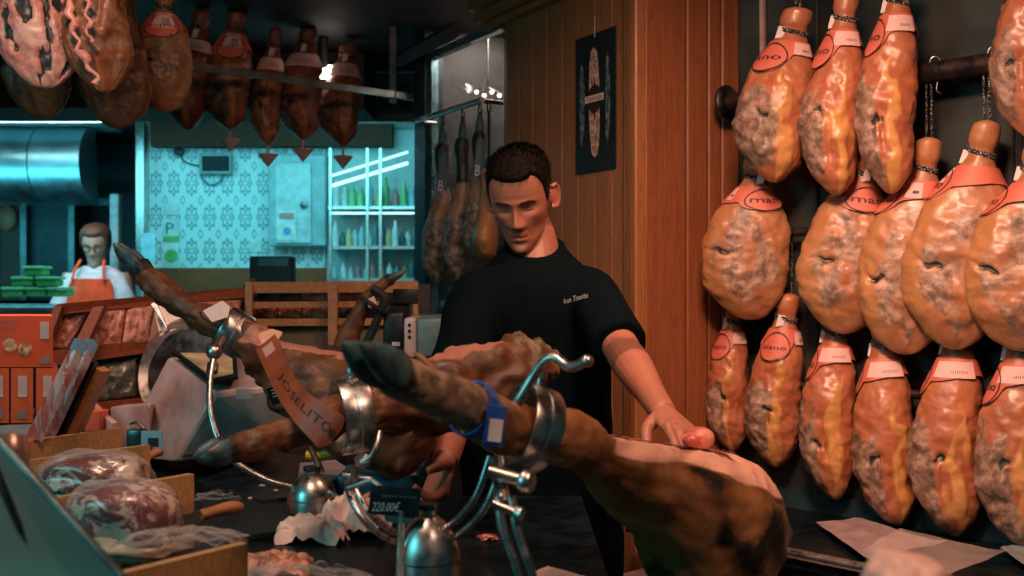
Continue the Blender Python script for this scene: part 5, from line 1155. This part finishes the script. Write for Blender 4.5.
def face_disp(x, z):
    ax = abs(x); d = 0
    hN = curve([(-.056, 0), (-.050, .004), (-.044, .018), (-.036, .025), (-.028, .022), (-.012, .014), (.004, .007), (.018, .003), (.03, 0)], z) if -.056 < z < .03 else 0
    wN = curve([(-.05, .013), (-.038, .0125), (-.02, .0085), (0, .0075), (.02, .010)], clamp(z, -.05, .02))
    d += hN*math.exp(-(ax/wN)**2)
    d += .007*g2(ax, z, .0135, -.041, .0055, .0065)
    d -= .0155*g2(ax, z, .029, .000, .0155, .0110); d += .0070*g2(ax, z, .031, -.002, .0115, .0070)
    d -= .0018*g2(ax, z, .031, -.0075, .012, .0018)
    d += .0065*g2(ax, z, .027, .016, .021, .0062)
    d += .005*g2(ax, z, .050, -.020, .015, .013); d -= .0075*g2(ax, z, .043, -.060, .015, .020)
    d += .0035*g2(x, z, 0, -.0635, .018, .0040); d += .0042*g2(x, z, 0, -.0765, .015, .0045); d -= .0042*g2(x, z, 0, -.070, .022, .0020)
    d -= .0045*g2(x, z, 0, -.088, .018, .0055); d += .006*g2(x, z, 0, -.105, .017, .011)
    d -= .0022*math.exp(-((ax-(.020+(-.048-z)*.35))/.0028)**2)*sstep(-.035, -.045, z)*sstep(-.080, -.066, z)
    for zz in (.046, .056): d -= .0008*g2(x, z, 0, zz, .034, .0018)
    return d
def head_point(z, ph, off=0., feat=True):
    f = curve(HF, z); b = curve(HB, z); w = curve(HW, z); c, s = math.cos(ph), math.sin(ph); e = .90
    x = w*abs(s)**e*(1 if s > 0 else -1); y = (f if c > 0 else b)*abs(c)**e*(1 if c > 0 else -1)
    if feat and c > 0: y += face_disp(x, z)*sstep(0, .35, c)
    p = Vector((x, -y, z))                       # faces -y
    if off: p += Vector((x*1.3, -y, z*.9)).normalized()*off
    return p
def head_mesh(nz=110, nt=120, ears=True):
    m = MB(); rings = []
    for i in range(nz+1):
        t = i/nz; z = -.124+.244*(.5-.5*math.cos(PI*t)) if False else lerp(-.124, .1198, t)
        rings.append([head_point(z, 2*PI*j/nt) for j in range(nt)])
    m.loft(rings)
    if ears:
        for s in (-1, 1):
            R = Matrix.Rotation(-s*.40, 3, 'Z')@Matrix.Rotation(-.15, 3, 'X')
            c = Vector((s*.0765, .010, -.004)); pts = []
            for k in range(21):
                a = -2.3+4.6*k/20; pts.append(c+R@Vector((s*(.006+.004*math.cos(a)), .004+.0135*math.cos(a)*1.0, .004+.028*math.sin(a)-.003)))
            m.tube(pts, [.0035]*4+[.0042]*12+[.0055]*5, 8); m.ball(c+R@Vector((s*.002, .004, .0)), (.005, .015, .024), 12, R); m.ball(c+R@Vector((s*.003, -.004, -.026)), (.005, .007, .008), 10)
    return m
def skin_mat(name, base, red, dark):
    t = NT(name); a = t.node('ShaderNodeAttribute', attribute_name='mask'); sp = t.node('ShaderNodeSeparateColor'); t.lk(a.outputs['Color'], sp.inputs[0])
    n = t.noise(22, 5); n2 = t.noise(160, 3)
    b = t.mix(t.ss(n, .3, .7), base, tuple(x*.86 for x in base)); b = t.mix(sp.outputs[1], b, red)
    b = t.mix(t.ss(t.math('ADD', sp.outputs[0], t.math('MULTIPLY', t.math('SUBTRACT', n2, .5), .5)), .25, .8), b, dark)
    b = t.mix(t.math('MULTIPLY', sp.outputs[2], .5), b, tuple(x*.45 for x in base))
    t.set(Base_Color=b, Roughness=.48); t.b.inputs['Subsurface Weight'].default_value = .12; t.b.inputs['Subsurface Radius'].default_value = (.012, .005, .003)
    t.bump(n2, .12, .002); return t.m
def limb(m, pts, r, n=18, flat=1., sub=16):
    path = spline(pts, sub); rt = [(i/(len(r)-1), q) for i, q in enumerate(r)]
    m.tube(path, [curve(rt, i/sub) for i in range(sub+1)], n, flat=flat)
def hand(m, wrist, d, palm, thumb_side, curl=1.0, s=1., spread=.1, curls=None):
    """D points from wrist to knuckles, PALM out of the palm, THUMB_SIDE +1 or -1 along d x palm"""
    d = Vector(d).normalized(); palm = (Vector(palm)-d*Vector(palm).dot(d)).normalized(); sd = d.cross(palm).normalized()*thumb_side
    w = Vector(wrist)
    def q(a, b, c): return w+(d*a+sd*b+palm*c)*s
    # palm as a loft of flattened rings
    rings = []
    for a, hw, th, cc in ((-.01, .025, .019, 0), (.015, .030, .0175, 0), (.04, .038, .016, .001), (.07, .041, .0145, .002), (.09, .039, .012, .003), (.098, .030, .008, .004)):
        rings.append([q(a, math.cos(t)*hw, cc+math.sin(t)*th) for t in [2*PI*k/20 for k in range(20)]])
    m.loft(rings)
    L = [.082, .090, .084, .066]; B = [.029, .010, -.010, -.028]; cs = curls or [curl]*4
    for k in range(4):
        l = L[k]; a = 0; p = q(.086-.004*abs(k-1), B[k], .002); pts = [p-(d*.012)*s]; pts.append(p)
        for seg, (fr, bend) in enumerate(((.46, .55), (.30, .8), (.24, .5))):
            a += bend*cs[k]; dir_ = (d*math.cos(a)+palm*math.sin(a)+sd*(B[k]*spread*6)*(1 if seg == 0 else .3)).normalized()
            p = p+dir_*l*fr*s; pts.append(p)
        r = [.0088, .0092, .0082, .0076, .0062]; limb(m, pts, [x*s*(1 if k < 3 else .88) for x in r], 10, 1., 14)
        m.ball(pts[1]-palm*.003*s, .0098*s*(1 if k < 3 else .9), 10)
    p = q(.022, .024, .004); d2 = (d*.6+sd*.62+palm*.45).normalized(); d3 = (d*.8+sd*.15+palm*.6).normalized(); d4 = (d*.75-sd*.15+palm*.65).normalized()
    pts = [p, p+d2*.036*s, p+(d2*.036+d3*.032)*s, p+(d2*.036+d3*.032+d4*.024)*s]; limb(m, pts, [.014*s, .0115*s, .0095*s, .0072*s], 10, 1., 14)
# ------------------------------------------------------------------ the worker
MY = 2.56
wk = thing('person', 'man in black short sleeved shirt looking down, one hand on the carved ham', 'person', (.05, MY, 0))
hc = P(521, 195, 2.47)+Vector((0, .075, 0)); hR = Euler((0, 0, math.radians(-11))).to_matrix()@Euler((math.radians(24), math.radians(-3), 0)).to_matrix()
# (pitch: chin to the chest)
def HP(p): return hc+hR@(Vector(p)*.95)
skin = MB(); hm = head_mesh(); skin.add([HP(p) for p in hm.v], hm.f)
limb(skin, [HP((0, .028, -.030)), HP((0, .038, -.075)), (.052, MY+.035, 1.525), (.05, MY+.02, 1.42), (.05, MY+.02, 1.2)], [.054, .053, .056, .080, .10], 24)
RS, RE, RW = Vector((.178, 2.51, 1.415)), Vector((.228, 2.27, 1.292)), P(664, 414, 2.03)
LS, LE, LW = Vector((-.082, 2.50, 1.405)), Vector((-.118, 2.34, 1.200)), P(444, 462, 2.10)
limb(skin, [(.05, MY, 1.42), RS, RS.lerp(RE, .5), RE, RE.lerp(RW, .3), RE.lerp(RW, .7), RW], [.05, .050, .043, .038, .039, .029, .024], 18, 1., 30)
limb(skin, [(.05, MY, 1.42), LS, LS.lerp(LE, .5), LE, LE.lerp(LW, .3), LE.lerp(LW, .7), LW], [.05, .052, .046, .042, .046, .036, .028], 18, 1., 30)
dr = (RW-RE).normalized(); hd = (P(688, 436, 1.93)-RW).normalized()
hand(skin, RW, hd, (-.15, -.25, -1), -1, .45, 1.0, curls=[.42, .45, .5, .55])
hand(skin, LW, (P(432, 505, 2.02)-LW), (-.55, -.75, -.1), -1, .95, 1.02)
sk = remeshed(skin, .0030, 1)
Ri = hR.transposed(); vc = []
for p in sk.v:
    if p.z > 1.45 and (p-hc).length < .2:
        q = Ri@(p-hc)/.95; x, y, z = q; ax = abs(x); fr = sstep(-.03, -.06, y)
        brow = sstep(.0055, .002, abs(z-(.0145+.004*math.sin(clamp((ax-.012)/.04)*PI)-.004*sstep(.038, .052, ax))))*sstep(.010, .015, ax)*sstep(.054, .046, ax)*fr
        lash = sstep(.0024, .0008, abs(z+.0065-.002*((ax-.031)/.012)**2))*sstep(.016, .02, ax)*sstep(.045, .041, ax)*fr
        lips = math.exp(-((z+.070)/.0075)**4)*sstep(.026, .018, ax)*fr; ml = sstep(.0022, .0008, abs(z+.0702))*sstep(.024, .018, ax)*fr
        stub_socket_shade = sstep(-.045, -.065, z)*sstep(.03, -.02, y)*(1-lips)*.75+.35*g2(ax, z, .031, .0, .014, .009)*fr  # jaw stubble, plus eye socket shade painted into the skin colour
        nost = g2(ax, z, .007, -.047, .0035, .003)*fr
        red = clamp(.75*lips+.3*g2(x, z, 0, -.035, .02, .012)+.3*sstep(.070, .078, ax))
        vc.append((clamp(max(brow*.95, lash, ml*.8, nost*.9)), red, clamp(stub_socket_shade)))
    else:
        tat = 0
        dE = (p-RE).dot(dr); 
        if p.x > .15 and abs(dE-.03) < .045: tat = .9*sstep(.05, .03, abs(dE-.04))*sstep(.0, .3, .42+noise.noise(p*18))
        kn = 0
        if (p-RW).length < .12 and (p-RW).dot(hd) > .06: kn = .5*sstep(.15, .4, noise.noise(p*120))
        vc.append((clamp(tat*.6+kn), .12, clamp(tat+.25*sstep(.1, .4, noise.noise(p*30)))))
M['skin'] = skin_mat('worker_skin', (.38, .150, .094), (.38, .085, .06), (.03, .018, .014))
body = sk.build('body', M['skin'], wk, vcol=vc, angle=180)
# hair: a close cap with cropped strands
def hairline(ph):
    a = abs((ph+PI) % (2*PI)-PI); a = math.degrees(a)
    return curve([(0, .067), (18, .068), (32, .073), (45, .070), (58, .048), (68, .012), (78, -.004), (88, .022), (100, .020), (112, -.020), (130, -.058), (180, -.070)], a)
hm = MB(); rings = []
for i in range(70):
    z = lerp(-.085, .1198, i/69); r = []
    for j in range(120):
        ph = 2*PI*j/120; k = sstep(-.006, .006, z-hairline(ph)+.004*noise.noise(Vector((math.cos(ph)*12, math.sin(ph)*12, z*60))))
        top = sstep(.03, .10, z); o = lerp(-.012, .0025+.005*top+.004*sstep(.5, 1, math.cos(ph))*top, k)
        p = head_point(z, ph, 0, False); q = p+Vector((p.x*1.2, p.y, max(0, z)*1.0)).normalized()*(o+(.0022*noise.noise(Vector((p.x*160, p.y*60, p.z*160))) if k > .5 else 0))
        r.append(HP(q))
    rings.append(r)
hm.loft(rings)
hair = simple('dark_brown_hair', (.006, .0042, .0035), .7, 0, .5, 90, .5, alt=(.0025, .002, .0018), spec=.10)
ho = hm.build('hair', hair, wk, angle=180)
st = MB(); rh = random.Random(3)
for k in range(5200):
    ph = rh.uniform(0, 2*PI); z = .12-.19*rh.random()**1.3
    if z < hairline(ph)-.001: continue
    top = sstep(.03, .10, z); p = head_point(min(z, .119), ph, 0, False); n_ = Vector((p.x*1.2, p.y, max(0, z))).normalized()
    lay = Vector((rh.uniform(-.5, .5)+.25, -.7*top, .25-.75*(1-top))).normalized()
    a = p+n_*(.001+.004*top); L = rh.uniform(.006, .010)+.007*top; d = (n_*(.55)+lay*.75+Vector((rh.uniform(-.2, .2),)*3)).normalized(); w_ = n_.cross(d).normalized()*.0007
    b = a+d*L*.6; c = b+(d+lay*.6).normalized()*L*.5
    st.add([HP(a-w_), HP(a+w_), HP(b+w_*.7), HP(b-w_*.7), HP(c)], [[0, 1, 2, 3], [3, 2, 4]])
st.build('cropped_strands', hair, ho, smooth=False)
# shirt
shirt = MB(); rings = []
for z, cx, cy, w_, d_ in ((.80, .075, 2.60, .185, .125), (.92, .068, 2.59, .180, .122), (1.02, .055, 2.585, .176, .120), (1.15, .048, 2.575, .172, .118), (1.28, .045, 2.56, .178, .118), (1.36, .046, 2.545, .188, .115), (1.40, .049, 2.535, .176, .106), (1.435, .050, 2.53, .150, .094), (1.470, .051, 2.545, .116, .086), (1.498, .052, 2.56, .086, .076), (1.515, .053, 2.572, .070, .066)):
    rings.append([Vector((cx+w_*abs(math.cos(a))**.85*(1 if math.cos(a) > 0 else -1), cy+d_*abs(math.sin(a))**.9*(1 if math.sin(a) > 0 else -1), z+(.032*math.sin(a)*sstep(1.44, 1.51, z)))) for a in [2*PI*k/48 for k in range(48)]])
shirt.loft(rings)
limb(shirt, [(.12, 2.53, 1.415), RS+Vector((-.005, 0, -.006)), RS.lerp(RE, .45), RS.lerp(RE, .93)], [.055, .060, .061, .060], 26, 1., 16)
limb(shirt, [(-.02, 2.53, 1.405), LS+Vector((.005, 0, -.006)), LS.lerp(LE, .45), LS.lerp(LE, .95)], [.055, .062, .062, .062], 26, 1., 16)
sh = remeshed(shirt, .0075, 4)
for i, p in enumerate(sh.v):
    q = p*1.0; n_ = Vector((p.x-.05, p.y-2.56, 0)).normalized()
    w_ = noise.noise(Vector((q.x*7, q.y*5, q.z*3.2)))*.010+(1-abs(noise.noise(Vector((q.x*9+q.z*6, q.y*6, q.z*5)))))**4*.008
    sh.v[i] = p+n_*w_*sstep(1.50, 1.40, p.z)
cloth = simple('black_cotton', (.0018, .0055, .0075), .9, 0, .2, 200, .15, spec=.06)
so = sh.build('shirt', cloth, wk, angle=180)
m = MB(); rg_ = []
for k in range(41):
    a = 2*PI*k/40; rg_.append(Vector((.053+.0685*math.cos(a), 2.572+.066*math.sin(a), 1.512+.034*math.sin(a))))
m.tube(rg_, .0065, 8); m.build('collar', cloth, so)
flat_text('Ivan Tramba', P(564, 304, 2.38), P(588, 297.5, 2.375), (0, 0, .012), 'embroidered_name', simple('grey_thread', (.30, .34, .34), .7), so)
# trousers and shoes
tr = MB(); 
rings = [[Vector((cx+w_*math.cos(a), 2.60+d_*math.sin(a), z)) for a in [2*PI*k/32 for k in range(32)]] for z, cx, w_, d_ in ((.72, .08, .185, .12), (.84, .078, .185, .123), (.93, .07, .176, .12))]
tr.loft(rings)
for s in (-1, 1): limb(tr, [(.08+s*.09, 2.60, .84), (.08+s*.10, 2.59, .5), (.08+s*.11, 2.62, .10)], [.098, .075, .055], 20)
remeshed(tr, .012, 3).build('trousers', cloth, wk, angle=180)
for s in (-1, 1):
    m = MB(); c = Vector((.08+s*.11, 2.57, .0)); rings = []
    for t in range(9):
        u = t/8; y = .10-.28*u; w_ = curve([(0, .02), (.15, .036), (.5, .038), (.8, .046), (1, .018)], u); h = curve([(0, .05), (.2, .085), (.45, .08), (.7, .05), (1, .018)], u)
        rings.append([c+Vector((w_*math.cos(a), y, .001+h*(.5+.5*math.sin(a)))) for a in [2*PI*k/16 for k in range(16)]])
    m.loft(rings).build('shoe', M['black_matte'], wk, angle=60)
# ------------------------------------------------------------------ the far shopkeeper
fy = 6.5; fp = thing('person', 'far shopkeeper with glasses, white shirt and orange red apron', 'person', (P(92, 0, fy).x, fy, 0))
fc = P(91, 246, fy)+Vector((0, .08, 0)); fR = Euler((math.radians(10), 0, math.radians(6))).to_matrix()
def FP(p): return fc+fR@Vector(p)
m = MB(); h_ = head_mesh(50, 56, False); m.add([FP(p) for p in h_.v], h_.f)
fx = fc.x; limb(m, [FP((0, .03, -.05)), (fx, fy+.09, 1.50), (fx, fy+.1, 1.25)], [.05, .06, .09], 16)
for s in (-1, 1):
    S = Vector((fx+s*.16, fy+.09, 1.50)); E = Vector((fx+s*.22, fy+.0, 1.24)); Wr = Vector((fx+s*.08, fy-.20, 1.30)); limb(m, [S, E, Wr], [.045, .038, .026], 12)
    hand(m, Wr, (-s*.6, -.7, -.1), (0, -.2, -1), s, .6, .95)
M['skin2'] = skin_mat('shopkeeper_skin', (.42, .24, .17), (.3, .1, .08), (.03, .02, .02))
bm_ = remeshed(m, .008, 1); bm_.build('body', M['skin2'], fp, vcol=[(0, .1, 0)]*len(bm_.v), angle=180)
m = MB(); rings = []
for i in range(30):
    z = lerp(-.07, .1198, i/29); r = []
    for j in range(48):
        ph = 2*PI*j/48; k = sstep(-.006, .006, z-hairline(ph)); p = head_point(z, ph, 0, False)
        r.append(FP(p+Vector((p.x*1.2, p.y, max(0, z))).normalized()*lerp(-.012, .014+.01*sstep(.03, .1, z), k)))
    rings.append(r)
m.loft(rings).build('hair', simple('brown_hair', (.09, .04, .02), .6), fp, angle=180)
m = MB()
for s in (-1, 1): m.torus(FP((s*.031, -.098, .002)), fR@Vector((0, 1, 0)), .021, .0025, 20, 6)
m.tube([FP((-.01, -.105, .004)), FP((.01, -.105, .004))], .002, 6).build('glasses', M['black'], fp)
m = MB(); rings = []
for z, w_, d_ in ((.9, .19, .13), (1.1, .18, .13), (1.3, .185, .13), (1.45, .19, .11), (1.52, .14, .09), (1.555, .075, .065)):
    rings.append([Vector((fx+w_*math.cos(a), fy+.1+d_*math.sin(a), z)) for a in [2*PI*k/32 for k in range(32)]])
m.loft(rings)
for s in (-1, 1): limb(m, [(fx+s*.13, fy+.09, 1.49), (fx+s*.22, fy+.0, 1.25), (fx+s*.11, fy-.16, 1.30)], [.062, .054, .042], 14)
shm = remeshed(m, .012, 3).build('shirt', simple('pale_shirt', (.55, .62, .66), .8), fp, angle=180)
ap = simple('orange_red_apron', (.85, .09, .02), .8); m = MB(); rings = []
for z, w_ in ((.85, .17), (1.25, .15), (1.43, .13), (1.475, .11)):
    rings.append([Vector((fx+w_*t, fy+.1-.160+.05*abs(t)**2.2, z)) for t in [k/8-1 for k in range(17)]]+[Vector((fx+w_*t, fy+.1-.150+.05*abs(t)**2.2, z)) for t in [1-k/8 for k in range(17)]])
ao = m.loft(rings).build('apron', ap, fp)
for s in (-1, 1): MB().tube(spline([(fx+s*.095, fy-.045, 1.465), (fx+s*.085, fy-.03, 1.52), (fx+s*.07, fy+.02, 1.585)], 10), .009, 8).build('apron_strap', ap, ao)
for s in (-1, 1): limb(tr2 := MB(), [(fx+s*.09, fy+.1, .95), (fx+s*.1, fy+.1, .05)], [.09, .06], 12) or tr2.build('trouser_leg', M['black_matte'], fp)
# ------------------------------------------------------------------ poster on the timber wall
pz0, pz1 = 1.772, 2.19
pr = thing('wall_poster', 'black poster with a pale banded sausage on the timber wall', 'poster', onA(.565, .01, pz0))
def pp(u, v, o=.006): return onA(lerp(.457, .673, u), o, lerp(pz0, pz1, v))
MB().prism([pp(0, 0, .001), pp(1, 0, .001), pp(1, 1, .001), pp(0, 1, .001)], nA*.004).build('panel', simple('black_poster', (.010, .018, .020), .4, 0, .2, 9), pr, smooth=False)
def pshape(fn, mat, name, o=.0056, n=30):
    m = MB(); m.loft([[pp(fn(k/n)[0]-fn(k/n)[1], fn(k/n)[2], o), pp(fn(k/n)[0]+fn(k/n)[1], fn(k/n)[2], o)] for k in range(n+1)], cap=False, close=False); return m.build(name, mat, pr, smooth=False)
sm = simple('pale_sausage_print', (.52, .34, .27), .6, 0, .5, 70, alt=(.22, .10, .08)); sf = simple('faint_sausage_print', (.12, .19, .19), .6, 0, .5, 60)
pshape(lambda t: (.50-.03*t, .135*math.sin(PI*clamp(t*1.0))**.28, lerp(.10, .90, t)), sm, 'sausage_picture')
pshape(lambda t: (.16+.02*math.sin(3*t), .06*math.sin(PI*t)**.4+.002, lerp(.2, .80, t)), sf, 'faint_sausage_picture')
pshape(lambda t: (.80+.02*math.sin(3*t), .055*math.sin(PI*t)**.4+.002, lerp(.18, .84, t)), sf, 'faint_sausage_picture')
pshape(lambda t: (.49, .17*math.sqrt(max(0, 1-(2*t-1)**2))+.001, lerp(.42, .63, t)), M['ink'], 'round_badge', .0060)
pshape(lambda t: (.49, .05*(1-abs(2*t-1))+.005, lerp(.36, .68, t)), M['ink'], 'badge_spikes', .0061)
pshape(lambda t: (.49, .235, lerp(.505, .555, t)), M['tagpink'], 'badge_band', .0064)
text_on(lambda u, v: pp(.30+.38*u, .515+.028*v, .0068), 'CASALBA').build('badge_word', M['ink'], pr, smooth=False)
MB().tube([pp(.5, .97, .007), pp(.5, 1.12, .006)], .0012, 5).build('hanging_string', M['tagpink'], pr)
# ------------------------------------------------------------------ blurred hand at the bottom edge
bh = thing('person', 'out of focus pale hand of an onlooker at the bottom edge, before the papers', 'person', P(915, 640, .8))
m = MB(); wr = P(922, 572, .85)
hand(m, wr, (P(900, 560, .78)-wr), (-.1, .2, -.9), 1, 1.0, .70)
limb(m, [wr, P(950, 800, .9)], [.019, .024], 14)
hb = remeshed(m, .003, 1); hb.build('body', skin_mat('pale_hand_skin', (.70, .44, .38), (.6, .3, .25), (.1, .05, .05)), bh, vcol=[(0, .1, 0)]*len(hb.v), angle=180)
